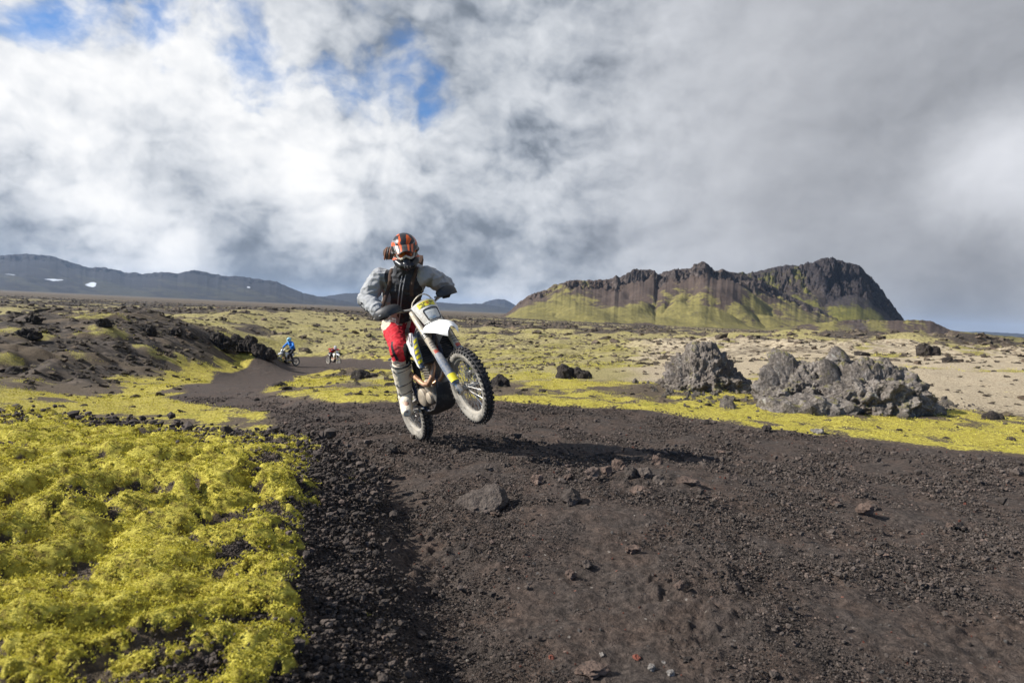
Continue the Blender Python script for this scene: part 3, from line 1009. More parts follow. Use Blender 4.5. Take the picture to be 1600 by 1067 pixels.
def do_scatter():
    g = np.random.default_rng(5)
    # moss on the bank
    x, y, r = rand_polar(32000, 1.55, 9, -46, 0, g)
    z, A = feats(x, y)
    k = (A['moss'] + g.normal(size=len(x)) * .12 > .62) & (A['track'] < .3)
    x, y, z, r = x[k], y[k], z[k], r[k]
    h = len(x) // 2
    for i, sl_ in enumerate((slice(0, h), slice(h, None))):
        n = len(x[sl_])
        s = np.clip(.75 + .11 * r[sl_], .9, 1.7) * g.uniform(.6, 1.3, n)
        scatter('moss_sprigs', tuft(40 + i, 16, .0052, .016), np.stack([x[sl_], y[sl_], z[sl_] - .002], 1), s, rrot(n, g, .5), M_MOSS,
                'fine sprigs of yellow moss covering the cushions of the bank')
    # moss beyond the track
    x, y, r = rand_polar(42000, 6.5, 55, -44, 44, g)
    z, A = feats(x, y)
    k = (A['moss'] + g.normal(size=len(x)) * .15 > .52) & (A['track'] < .25) & (A['bank'] < .1)
    x, y, z, r = x[k], y[k], z[k], r[k]
    n = len(x)
    scatter('moss_sprigs', tuft(50, 12, .008, .045), np.stack([x, y, z - .004], 1), np.clip(r / 10, .8, 3.0) * g.uniform(.5, 1.4, n) * np.array(1.0), rrot(n, g, .4), M_MOSS,
            'ragged yellow moss growing along the far side of the track')
    # cinder grains on the track and scree
    x, y, r = rand_polar(150000, 1.6, 16, -44, 46, g)
    z, A = feats(x, y)
    lumpy = fbm(x, y, .8, 4, .6, 140)
    dens = A['track'] * (.40 + 1.1 * lumpy) + A['scree'] * 1.4 + .25 * A['bank'] * (1 - A['moss'])
    k = g.uniform(size=len(x)) < dens
    x, y, z, r, sc = x[k], y[k], z[k], r[k], A['scree'][k]
    n = len(x)
    s = np.clip(r / 3.2, .8, 2.2) * g.lognormal(-.1, .38, n) * (1 + .7 * sc)
    third = n // 3
    for i in range(3):
        q = slice(i * third, (i + 1) * third)
        scatter('cinder_gravel', pile(300 + 20 * i, 8, .0034, .022, 1, i), np.stack([x[q], y[q], z[q] + .001], 1), s[q], rrot(third, g, .3), M_CINDER,
                'loose black cinder gravel strewn over the track')
    for nm, cnt, mat, lab in (('red_scoria', 420, M_RED, 'scattered crumbs of red scoria on the track'), ('pale_gravel', 800, M_PALE, 'scattered pale pebbles on the dark track')):
        x, y, r = rand_polar(cnt, 1.8, 12, -20, 42, g)
        z, A = feats(x, y)
        k = A['track'] > .5
        x, y, z, r = x[k], y[k], z[k], r[k]
        n = len(x)
        scatter(nm, rock_shape(77, 1, .3, 4), np.stack([x, y, z + .003], 1), .0062 * g.lognormal(0, .38, n) * np.clip(r / 4, .8, 2), rrot(n, g), mat, lab)
    # clods and stones on the track, scree and bare rim
    for i in range(3):
        x, y, r = rand_polar(3600, 1.9, 22, -44, 44, g)
        z, A = feats(x, y)
        lumpy = fbm(x, y, 1.2, 3, .6, 141)
        k = g.uniform(size=len(x)) < A['track'] * np.clip(.0 + .8 * lumpy, 0.02, 1) + .7 * A['scree'] + A['rock'] * .9
        x, y, z, r = x[k], y[k], z[k], r[k]
        rim = A['rock'][k]
        n = len(x)
        s = .0095 * g.lognormal(0, .5, n) * np.clip(r / 4.5, .9, 1.8) * (1 + 1.2 * rim)
        scatter('cinder_clods', rock_shape(400 + i, 2, .35, 6), np.stack([x, y, z - s * .12], 1), s, rrot(n, g), M_CINDER, 'knobbly cinder clods lying on the track and bank edge')
    # rough lava rubble beyond
    for i in range(4):
        x, y, r = rand_polar(16000, 10, 1100, -44, 44, g)
        z, A = feats(x, y)
        cl = fbm(x, y, 9, 4, .6, 142) + .6 * fbm(x, y, 55, 3, .6, 143)
        p = A['rock'] * np.where(r < 60, .75, .40) + (1 - A['track']) * (1 - A['bank']) * (.035 + .13 * sstep(r, 30, 55) + .36 * sstep(cl, .05, .55) * sstep(r, 11, 30))
        k = (g.uniform(size=len(x)) < p) & (A['track'] < .2)
        x, y, z, r, rk = x[k], y[k], z[k], r[k], A['rock'][k]
        n = len(x)
        s = (.035 + .0034 * r) * g.lognormal(-.35, .6, n) * (.75 + .5 * rk)
        s = np.minimum(s, np.where(r < 60, .09 + .003 * r, 1.4))
        sc3 = np.stack([s, s, s * g.uniform(.5, .9, n)], 1)
        scatter('lava_rubble', rock_shape(500 + i, 2, .55, 5), np.stack([x, y, z - s * .04], 1), sc3, rrot(n, g, .5), M_LAVAFAR, 'broken dark lava rubble strewn over the plain')


do_scatter()


# ------------------------------------------------------------------ single rocks
def single(name, cat, label, co, f, mat, group=None, smooth=False):
    o = mesh_np(name, co, tris=f, mat=mat, smooth=smooth)
    o['label'] = label
    o['category'] = cat
    if group:
        o['group'] = group
    return o


def full_ground(x, y):
    return height(x, y, spacing_at(np.hypot(x, y)))[0]


def ground_full_at(u, v):
    r = ray(u, v)
    ds = np.concatenate([np.arange(1.4, 30, .03), 30 * 1.004 ** np.arange(0, 500)])
    P = _C + ds[:, None] * r
    rr = np.hypot(P[:, 0], P[:, 1])
    h = features(P[:, 0], P[:, 1], spacing_at(rr))[0]
    b = P[:, 2] < h
    i = int(np.argmax(b)) if b.any() else len(ds) - 1
    return P[i], ds[i]


def put_stone(u, v, wpx, mat, label, group, hpx=None, seed=0, name='stone', cat='stone', sub=3, rough=.32, sink=.12):
    """a stone whose foot stands on the ground seen at (u, v), wpx wide in the photograph"""
    P, d = ground_full_at(u, v)
    w = wpx / F_PX * d / 2
    h = (hpx or wpx * .7) / F_PX * d
    v_, f = rock_shape(900 + seed, sub, rough, 6, (1, 1, 1))
    g = np.random.default_rng(seed)
    a = g.uniform(0, 6.28)
    c, s = math.cos(a), math.sin(a)
    v_ = v_ @ np.array([[c, -s, 0], [s, c, 0], [0, 0, 1]])
    v_ = v_ / np.abs(v_).max(0)
    zz = v_[:, 2:3]
    co = v_ * np.array([w, w * .85, h / 2 / (1 - sink)]) + np.array([0, 0, h / 2 * (1 - 2 * sink)])
    o = single(name, cat, label, co, f, mat, group)
    o.location = (P[0], P[1] + w * .6, full_ground(P[0], P[1] + w * .6) - .004)
    return o


GT = 'loose stones lying on the dirt track'
STONES = [
    (611, 710, 26, 'c', 'dark stone left of the rear wheel on the track edge'), (711, 710, 12, 'c', 'small dark stone just right of the rear wheel'),
    (762, 737, 20, 'c', 'crumbly dark clod below the front wheel'), (791, 731, 16, 'c', 'rough dark clod beside the crumbly one below the wheel'),
    (803, 721, 12, 'b', 'small brown pebble near the shadow of the front wheel'), (839, 757, 22, 'b', 'pointed brown stone in the middle of the track'),
    (889, 752, 18, 'b', 'greyish rounded stone right of the pointed brown one'), (877, 711, 14, 'b', 'small stone at the edge of the rider shadow'),
    (895, 790, 38, 'c', 'largest dark jagged rock in the middle of the track'), (926, 752, 30, 'c', 'lumpy rock at the left end of the rubble ridge'),
    (950, 744, 22, 'b', 'brown rock inside the rubble ridge on the track'), (969, 735, 26, 'b', 'upright brown rock in the rubble ridge'),
    (985, 752, 26, 'c', 'wide dark rock under the upright brown one'), (1008, 748, 28, 'c', 'dark rock at the right end of the rubble ridge'),
    (1026, 727, 24, 'b', 'reddish brown rock topping the rubble ridge'), (1000, 768, 34, 'b', 'low flat brown rock below the rubble ridge'),
    (1032, 757, 22, 'c', 'dark rock right of the rubble ridge'), (1078, 760, 40, 'b', 'long low brown slab right of the rubble ridge'),
    (990, 867, 26, 'b', 'lone brown stone with a shadow on the bare middle track'), (891, 907, 22, 'b', 'brown stone nearer than the jagged dark rock'),
    (918, 892, 18, 'c', 'dark clod right of the nearer brown stone'), (1061, 932, 20, 'b', 'rounded reddish stone on the lower track'),
    (772, 808, 20, 'b', 'flat tan stone left of the jagged dark rock'), (995, 1037, 13, 'r', 'bright red scoria lump at the bottom of the track'),
    (1020, 1055, 17, 'p', 'pale grey pebble, left of two at the bottom edge'), (1049, 1060, 15, 'p', 'whitish pebble, right of two at the bottom edge'),
    (940, 1032, 9, 'p', 'small white chip above the pale pebbles'), (1037, 1041, 8, 'p', 'tiny pale chip between the red lump and dark stone'),
    (1075, 1036, 16, 'c', 'dark stone right of the pale bottom pebbles'), (861, 1036, 11, 'r', 'small reddish pebble at the bottom left of the track'),
    (1145, 751, 18, 'c', 'dark stone left of a pair beyond the rubble ridge'), (1168, 759, 18, 'c', 'dark stone right of a pair beyond the rubble ridge'),
    (1307, 792, 22, 'b', 'brown stone left of the cleft rock on the right track'), (1356, 810, 30, 'b', 'broad cleft rock on the right part of the track'),
    (1366, 801, 16, 'c', 'dark stone leaning behind the broad cleft rock'), (1502, 832, 22, 'c', 'black jagged stone on the far right track'),
    (1487, 827, 16, 'b', 'brown stone touching the black jagged one'), (1381, 872, 22, 'b', 'flat tan stone on the lower right track'),
    (1403, 881, 20, 'c', 'dark stone beside the flat tan one'), (1549, 866, 22, 'c', 'low dark stone near the right edge of the picture'),
    (1586, 869, 18, 'c', 'dark stone at the very right edge of the track'), (1594, 744, 20, 'c', 'black stone at the right edge below the moss'),
    (1342, 778, 12, 'c', 'small black stone behind the broad cleft rock'), (1283, 679, 26, 'p', 'flat grey slab lying on the moss strip'),
    (1129, 710, 18, 'b', 'brown flat stone on the far part of the track'), (1199, 676, 16, 'c', 'dark stone on the rim between track and moss'),
    (1535, 735, 14, 'c', 'small dark stone below the moss on the right'), (1105, 664, 12, 'c', 'dark stone on the moss rim right of the shadow'),
    (926, 1066, 60, 'b', 'flat half buried brown rock at the bottom of the track')]
MM = dict(c=M_CINDER, b=M_BROWN, p=M_PALE, r=M_RED)
for i, (u, v, w, m_, lab) in enumerate(STONES):
    put_stone(u, v, w, MM[m_], lab, GT, seed=i, hpx=w * (.32 if ('flat' in lab or 'slab' in lab) else .72))
put_stone(752, 800, 90, M_HUMP, 'big half buried grey brown boulder hump on the track', None, hpx=40, seed=71, name='boulder', cat='boulder', sub=5, rough=.16, sink=.36)


def outcrop(u0, u1, vbase, lumps, label, seed, mat, sub=6, amp=.19, d=None, name='lava_outcrop', group=None):
    """clinker crag: several swelling lumps broken by ridged noise; lumps = (u, vtop, half width px, depth offset m)"""
    if d is None:
        P, d = ground_full_at((u0 + u1) / 2, vbase)
    v, f = ico(sub)
    n = len(v)
    g = np.random.default_rng(seed)
    cx = at((u0 + u1) / 2, vbase, d)
    R = (u1 - u0) / 2 / F_PX * d
    # height of the crag over its own plan, from the lumps
    th = v
    X = th[:, 0] * R
    Y = th[:, 1] * R * .75
    top = np.zeros(n)
    for (lu, lv, hw, dy) in lumps:
        lx = at(lu, lv, d)[0] - cx[0]
        lz = z_of(lu, lv, d) - cx[2]
        w = hw / F_PX * d
        q = np.clip(((X - lx) / w) ** 2 + ((Y - dy) / (w * .9)) ** 2, 0, 1.6)
        top = np.maximum(top, lz * np.sqrt(np.clip(1 - q / 1.25, 0, 1)) ** .9)
    up = th[:, 2]
    Z = np.where(up > 0, top * np.clip(up * 1.9, 0, 1) ** .6, up * R * .12)
    co = np.stack([X, Y, Z], 1)
    nrm = np.stack([th[:, 0], th[:, 1], np.maximum(th[:, 2], .1)], 1)
    o3 = g.uniform(-30, 30, 3)
    disp = np.empty(n)
    for i in range(n):
        p = Vector(co[i] + o3)
        a = mno.ridged_multi_fractal(p * 2.1, .85, 2.2, 4, 1.0, 2.0) - .9
        b = mno.fractal(p * 7.5, .8, 2.0, 3)
        c = abs(mno.noise(p * 4.2 + Vector((3, 1, 7))))
        disp[i] = a * .60 + b * .55 + c * 1.1 - .42
    fade = np.clip((Z - co[:, 2].min()) / .12, .2, 1)
    co = co + nrm * (disp * amp * fade)[:, None]
    o = single(name, 'rock', label, co, f, mat, group)
    gx_, gy_ = cx[0], cx[1] + .4 * R
    o.location = (gx_, gy_, full_ground(gx_, gy_) - .03)
    return o


M_OUT = stone_material('lava_crag', (.032, .027, .024), (.155, .132, .112), (.36, .32, .28), .0, 1.6, .75, .5)
_dx, _dy = rng.uniform(2.6, 8.6, 900), rng.uniform(10.2, 14.5, 900)
_k = (_dx * .23 + 9.9 < _dy) | (rng.uniform(size=900) < .12)
_dx, _dy = _dx[_k], _dy[_k]
_dz, _ = feats(_dx, _dy)
_ds = .035 * rng.lognormal(0, .6, len(_dx))
scatter('crag_debris', rock_shape(640, 2, .5, 6), np.stack([_dx, _dy, _dz], 1), _ds, rrot(len(_dx)), M_OUT, 'grey lava chips fallen round the feet of the big crags')
M_OUTD = stone_material('dark_lava_crag', (.012, .010, .009), (.038, .031, .027), (.09, .074, .062), .1, 1.6, .2, .12)
outcrop(1040, 1180, 612, [(1108, 536, 40, 0), (1076, 558, 30, .1), (1142, 568, 32, .1), (1060, 590, 26, -.1), (1158, 597, 28, -.1), (1110, 585, 50, -.2)], 'tall knobbly lava crag standing apart, leftmost of the three big crags', 11, M_OUT, 7, .14)
outcrop(1192, 1322, 630, [(1243, 550, 42, .4), (1218, 566, 34, .3), (1278, 568, 44, .2), (1240, 596, 60, -.2), (1296, 596, 46, -.3)], 'rounded grey lava crag between the tall knobbly one and the broadest one', 12, M_OUT, 7, .14)
outcrop(1290, 1486, 645, [(1348, 541, 34, .6), (1322, 560, 30, .4), (1382, 560, 48, .4), (1418, 565, 44, .4), (1450, 588, 38, .2), (1380, 594, 85, -.2), (1335, 610, 50, -.5), (1430, 612, 50, -.4)], 'broadest brown lava crag, right of the three big crags beside the moss', 13, M_OUT, 7, .145)
outcrop(1195, 1350, 646, [(1235, 622, 40, 0), (1280, 616, 50, 0), (1325, 622, 40, 0)], 'low scatter of grey lava blocks in front of the big crags', 14, M_OUT, 5, .10)
outcrop(1436, 1472, 556, [(1447, 535, 13, 0), (1462, 541, 12, 0)], 'lone two lobed dark boulder on the pale plain', 15, M_OUTD, 5, .10)
outcrop(1476, 1500, 566, [(1487, 556, 11, 0)], 'small dark rock right of the two lobed boulder', 16, M_OUTD, 4, .08)
outcrop(870, 925, 592, [(884, 567, 16, 0), (905, 574, 16, 0), (918, 578, 9, 0)], 'dark broken lava rock in the open ground right of the rider', 17, M_OUTD, 5, .10)
outcrop(764, 800, 604, [(783, 580, 15, 0), (773, 590, 10, 0)], 'small pyramid of grey lava beside the front wheel', 18, M_OUTD, 5, .06)
outcrop(1540, 1572, 655, [(1552, 642, 12, 0), (1565, 645, 8, 0)], 'dark stones half sunk in moss right of the broad crag', 19, M_OUTD, 4, .05)
outcrop(1338, 1362, 556, [(1350, 549, 12, 0)], 'small dark rock on the pale slope above the broad crag', 26, M_OUTD, 4, .10)
for i, (u0, u1, vb, lumps, lab) in enumerate([
        (322, 362, 545, [(338, 520, 14, 0), (350, 526, 12, 0), (330, 528, 10, 0)], 'jagged black lava crag at the left of the row above the bend'),
        (358, 400, 551, [(366, 525, 10, 0), (387, 527, 12, 0), (376, 532, 12, 0)], 'black lava crag with a knob on top above the bend'),
        (390, 430, 561, [(402, 537, 15, 0), (416, 543, 11, 0), (424, 550, 7, 0)], 'rounded black lava crag nearest the rider in blue'),
        (218, 244, 523, [(230, 509, 11, 0)], 'black rock on the brow of the dark mound, middle'),
        (262, 284, 524, [(272, 515, 10, 0)], 'black rock on the brow of the dark mound, right'),
        (148, 174, 512, [(158, 501, 11, 0)], 'black pointed rock on the brow of the dark mound, left'),
        (20, 58, 527, [(35, 512, 12, 0), (48, 516, 10, 0)], 'low black rock at the left edge beyond the mound'),
        (38, 62, 507, [(51, 496, 10, 0)], 'black boulder standing on the plain at the left'),
        (112, 132, 590, [(122, 583, 9, 0)], 'black rock at the mossy foot of the mound'),
        (5, 34, 584, [(18, 574, 13, 0)], 'dark rock at the left foot of the mound'),
        (286, 308, 528, [(297, 520, 9, 0)], 'small black rock near the right end of the mound brow'),
        (422, 448, 604, [(435, 597, 11, 0)], 'low dark rock on the moss inside the bend'),
        (545, 590, 592, [(562, 577, 16, 0), (580, 584, 9, 0)], 'dark lava hump behind the rider leg')]):
    outcrop(u0, u1, vb, lumps, lab, 40 + i, M_OUTD, 5, .16 if i < 8 else .06)
# ------------------------------------------------------------------ plain materials
def simple(name, col, rough=.5, metal=0.0, spec=.5, dirt=0.0, dirtcol=(.16, .13, .10), dsc=9, noise=.12, coat=0.0):
    mat = bpy.data.materials.new(name)
    mat.use_nodes = True
    mat.node_tree.nodes.clear()
    T = NT(mat.node_tree)
    P = T.new('ShaderNodeTexCoord').outputs['Object']
    n = T.noise(P, dsc, 6, .65)
    n2 = T.noise(P, dsc * 5, 4, .6)
    c = T.mix(T.m('MULTIPLY', T.ss(n2, .3, .7), noise), tuple(col), tuple(min(1, x * .55) for x in col))
    r = rough
    if dirt:
        f = T.ss(T.m('ADD', n, T.m('MULTIPLY', T.m('SUBTRACT', n2, .5), .5)), .62 - .45 * dirt, .80 - .35 * dirt, 0, min(.95, dirt + .25))
        c = T.mix(f, c, dirtcol)
        r = T.m('ADD', rough, T.m('MULTIPLY', f, max(0, .9 - rough)))
    bs = T.new('ShaderNodeBsdfPrincipled')
    T.put(bs.inputs['Base Color'], c)
    T.put(bs.inputs['Roughness'], r)
    bs.inputs['Metallic'].default_value = metal
    bs.inputs['Specular IOR Level'].default_value = spec
    bs.inputs['Coat Weight'].default_value = coat
    T.put(bs.inputs['Normal'], T.bump(n2, .25, .004))
    out = T.new('ShaderNodeOutputMaterial')
    T.put(out.inputs[0], bs.outputs[0])
    return mat


MB = dict(
    white=simple('white_plastic', (.80, .79, .76), .38, dirt=.22, dirtcol=(.40, .35, .28)),
    plate=simple('dusty_white_plastic', (.66, .64, .59), .5, dirt=.50, dirtcol=(.42, .37, .30)),
    black=simple('black_plastic', (.022, .022, .024), .55, dirt=.32, dirtcol=(.12, .11, .095)),
    rubber=simple('tyre_rubber', (.018, .017, .017), .8, dirt=.38, dirtcol=(.12, .10, .085), dsc=14),
    mudrub=simple('muddy_tyre_wall', (.10, .09, .078), .9, dirt=.62, dirtcol=(.33, .30, .25), dsc=9),
    rim=simple('dusty_rim', (.30, .29, .26), .5, .4, dirt=.7, dirtcol=(.40, .36, .30)),
    spoke=simple('spoke_wire', (.45, .44, .42), .4, .8, dirt=.3, dirtcol=(.35, .31, .26)),
    steel=simple('bare_metal', (.42, .41, .39), .38, .85, dirt=.4, dirtcol=(.30, .26, .21)),
    chrome=simple('fork_tube_metal', (.50, .46, .38), .36, .5, dirt=.6, dirtcol=(.46, .40, .31)),
    blue=simple('blue_grey_fork_guard', (.10, .13, .19), .45, dirt=.55, dirtcol=(.32, .30, .27)),
    yellow=simple('yellow_plastic', (.78, .66, .03), .45, dirt=.15, dirtcol=(.35, .28, .12)),
    frame=simple('blue_steel_frame', (.03, .045, .09), .45, .2, dirt=.45, dirtcol=(.22, .18, .14)),
    engine=simple('engine_alloy', (.26, .25, .23), .5, .6, dirt=.55, dirtcol=(.26, .21, .16), dsc=16),
    cover=simple('engine_cover', (.52, .44, .34), .42, .55, dirt=.5, dirtcol=(.46, .38, .29), dsc=16),
    pipe=simple('heat_stained_pipe', (.48, .27, .16), .38, .75, dirt=.45, dirtcol=(.45, .31, .22), dsc=12),
    lens=simple('headlight_glass', (.52, .53, .50), .12, .35, dirt=.25, dirtcol=(.45, .42, .36)),
    rad=simple('radiator_core', (.03, .03, .032), .6, .4, dirt=.3, dirtcol=(.12, .10, .08), dsc=22),
    grey=simple('grey_print', (.20, .19, .18), .6, dirt=.4),
    red=simple('red_print', (.55, .10, .06), .5, dirt=.2), dark=simple('dark_print', (.04, .04, .045), .5),
    seat=simple('seat_cover', (.03, .03, .032), .8, dirt=.3, dirtcol=(.12, .10, .08)))


# ------------------------------------------------------------------ mesh builders in a thing's own frame
class Part:
    def __init__(self):
        self.bm = bmesh.new()

    def loft(self, rings, cap=True, closed=False):
        bm = self.bm
        R = [[bm.verts.new(p) for p in r] for r in rings]
        n = len(R[0])
        m = len(R)
        for i in range(m if closed else m - 1):
            a, b = R[i], R[(i + 1) % m]
            for j in range(n):
                k = (j + 1) % n
                try:
                    bm.faces.new((a[j], a[k], b[k], b[j]))
                except ValueError:
                    pass
        if cap and not closed:
            bm.faces.new(R[0][::-1])
            bm.faces.new(R[-1])
        return R

    def tube(self, pts, r, n=10, closed=False, flat=1.0, cap=True):
        """round bar through points; r may be a list; flat squashes it sideways"""
        P = [Vector(p) for p in pts]
        m = len(P)
        rr = r if hasattr(r, '__len__') else [r] * m
        rings = []
        prev = None
        for i in range(m):
            if closed:
                t = P[(i + 1) % m] - P[i - 1]
            else:
                t = P[min(i + 1, m - 1)] - P[max(i - 1, 0)]
            t.normalize()
            if prev is None:
                up = Vector((0, 0, 1)) if abs(t.z) < .9 else Vector((1, 0, 0))
                x = t.cross(up).normalized()
            else:
                x = (prev - t * prev.dot(t)).normalized()
            prev = x
            y = t.cross(x)
            rings.append([tuple(P[i] + x * math.cos(2 * math.pi * k / n) * rr[i] + y * math.sin(2 * math.pi * k / n) * rr[i] * flat) for k in range(n)])
        self.loft(rings, cap=cap, closed=closed)
        return self

    def box(self, c, s, rot=None, bevel=0.0):
        M = Matrix.Translation(c) @ (rot.to_4x4() if rot is not None else Matrix.Identity(4)) @ Matrix.Diagonal((*s, 1))
        r = bmesh.ops.create_cube(self.bm, size=1.0, matrix=M)
        if bevel:
            es = list({e for v in r['verts'] for e in v.link_edges})
            bmesh.ops.bevel(self.bm, geom=es, offset=bevel, segments=2, affect='EDGES', profile=.6)
        return self

    def ball(self, c, s, sub=3):
        if not hasattr(s, '__len__'):
            s = (s, s, s)
        bmesh.ops.create_icosphere(self.bm, subdivisions=sub, radius=1, matrix=Matrix.Translation(c) @ Matrix.Diagonal((*s, 1)))
        return self

    def lathe_y(self, prof, c, n=48, y0=0):
        """turn a profile of (radius, y) round the y axis through c; closed section"""
        rings = []
        for k in range(n):
            a = 2 * math.pi * k / n
            rings.append([(c[0] + r * math.cos(a), c[1] + y, c[2] + r * math.sin(a)) for r, y in prof])
        self.loft(rings, cap=False, closed=True)
        return self

    def plate(self, outline, thick, axis='y', off=0.0, curve=None):
        """closed outline in the x-z plane given thickness along y"""
        A = [self.bm.verts.new((x, off - thick / 2 + (curve(x, z) if curve else 0), z)) for x, z in outline]
        B = [self.bm.verts.new((x, off + thick / 2 + (curve(x, z) if curve else 0), z)) for x, z in outline]
        n = len(A)
        self.bm.faces.new(A)
        self.bm.faces.new(B[::-1])
        for i in range(n):
            k = (i + 1) % n
            self.bm.faces.new((A[k], A[i], B[i], B[k]))
        return self

    def xform(self, f):
        for v in self.bm.verts:
            v.co = f(v.co)
        return self

    def done(self, name, mat, parent=None, smooth=True, subsurf=0, label=None, autos=40):
        bm = self.bm
        bmesh.ops.recalc_face_normals(bm, faces=bm.faces[:])
        if smooth:
            for f in bm.faces:
                f.smooth = True
            ang = rad(autos)
            for e in bm.edges:
                if len(e.link_faces) == 2 and e.calc_face_angle(0) > ang:
                    e.smooth = False
        me = bpy.data.meshes.new(name)
        bm.to_mesh(me)
        bm.free()
        for m_ in (mat if isinstance(mat, (list, tuple)) else [mat]):
            me.materials.append(m_)
        o = bpy.data.objects.new(name, me)
        COL.objects.link(o)
        if subsurf:
            s = o.modifiers.new('smooth', 'SUBSURF')
            s.levels = s.render_levels = subsurf
        if parent is not None:
            o.parent = parent
        if label:
            o['label'] = label
        return o


def empty(name, label=None, cat=None, group=None):
    o = bpy.data.objects.new(name, None)
    COL.objects.link(o)
    o.empty_display_size = .1
    if label:
        o['label'] = label
    if cat:
        o['category'] = cat
    if group:
        o['group'] = group
    return o


BAR_Y, BAR_T = .028, rad(3.5)
RAKE = rad(27)
AX = Vector((-math.sin(RAKE), 0, math.cos(RAKE)))         # up along the steering axis
FWD = Vector((math.cos(RAKE), 0, math.sin(RAKE)))         # square to it, forwards
FAX = Vector((1.48, 0, .345))                             # front axle
RAX = Vector((0, 0, .335))


def fork_pt(s, y=0.0, f=0.0):
    """a point s metres up the fork leg from the axle, y to the side, f ahead of it"""
    return FAX + FWD * (f) + AX * s + Vector((0, y, 0))


def wheel(root, c, R, w, tag, steer=None):
    """tyre with knobs, rim, hub, spokes, brake disc; spins about the y axis through c"""
    c = tuple(c)
    t = Part()
    rb = R - .014
    rimr = rb - w * .98
    prof = []
    for k in range(14):
        a = 2 * math.pi * k / 14
        prof.append((rb - w * .5 + w * .5 * math.cos(a), w * .50 * math.sin(a)))
    t.lathe_y(prof, c, 64)
    ty = t.done('tyre', [MB['rubber'], MB['mudrub']], root)
    for p in ty.data.polygons:
        ctr = p.center
        rr = math.hypot(ctr.x - c[0], ctr.z - c[2])
        if rr < rb - w * .22:
            p.material_index = 1
    # knobs
    k = Part()
    n = 46
    for i in range(n):
        a0 = 2 * math.pi * i / n
        for (yy, tilt, off, sz) in ((-.42, .95, .0, (.017, .020, .017)), (.42, -.95, .0, (.017, .020, .017)), (-.15, .25, .5, (.019, .020, .018)), (.15, -.25, .5, (.019, .020, .018))):
            a = a0 + off * 2 * math.pi / n
            y = yy * w
            rr = rb - w * .5 + math.sqrt(max(0, (w * .5) ** 2 - y * y)) + .003
            M = Matrix.Rotation(-a, 3, 'Y') @ Matrix.Rotation(0, 3, 'X')
            rotl = Matrix.Rotation(-tilt, 3, 'Z')
            k.box((c[0] + rr * math.cos(a), c[1] + y, c[2] + rr * math.sin(a)), sz, M @ rotl)
    k.done('tread_knobs', MB['rubber'], ty, smooth=False)
    r = Part()
    r.lathe_y([(rimr + .008, -w * .30), (rimr + .008, w * .30), (rimr - .004, w * .28), (rimr - .018, w * .12), (rimr - .018, -w * .12), (rimr - .004, -w * .28)], c, 64)
    rm = r.done('rim', MB['rim'], root)
    h = Part()
    h.lathe_y([(.001, -.075), (.022, -.075), (.024, -.045), (.034, -.040), (.034, -.030), (.022, -.026), (.022, .026), (.034, .030), (.034, .040), (.024, .045), (.022, .075), (.001, .075)], c, 24)
    h.done('hub', MB['steel'], root)
    s = Part()
    for i in range(36):
        a = 2 * math.pi * i / 36
        side = 1 if i % 2 else -1
        b = a + (.42 if (i // 2) % 2 else -.42)
        s.tube([(c[0] + .030 * math.cos(b), c[1] + side * .034, c[2] + .030 * math.sin(b)), (c[0] + (rimr - .015) * math.cos(a), c[1], c[2] + (rimr - .015) * math.sin(a))], .0024, 5)
    s.done('spokes', MB['spoke'], root)
    d = Part()
    dy = .052 if tag == 'front' else -.052
    rd = .13 if tag == 'front' else .11
    d.lathe_y([(rd - .03, dy - .0015), (rd, dy - .0015), (rd, dy + .0015), (rd - .03, dy + .0015)], c, 40)
    for i in range(6):
        a = i * math.pi / 3
        d.tube([(c[0] + .03 * math.cos(a), c[1] + dy, c[2] + .03 * math.sin(a)), (c[0] + (rd - .028) * math.cos(a + .3), c[1] + dy, c[2] + (rd - .028) * math.sin(a + .3))], .004, 5)
    d.done('brake_disc', MB['steel'], root)


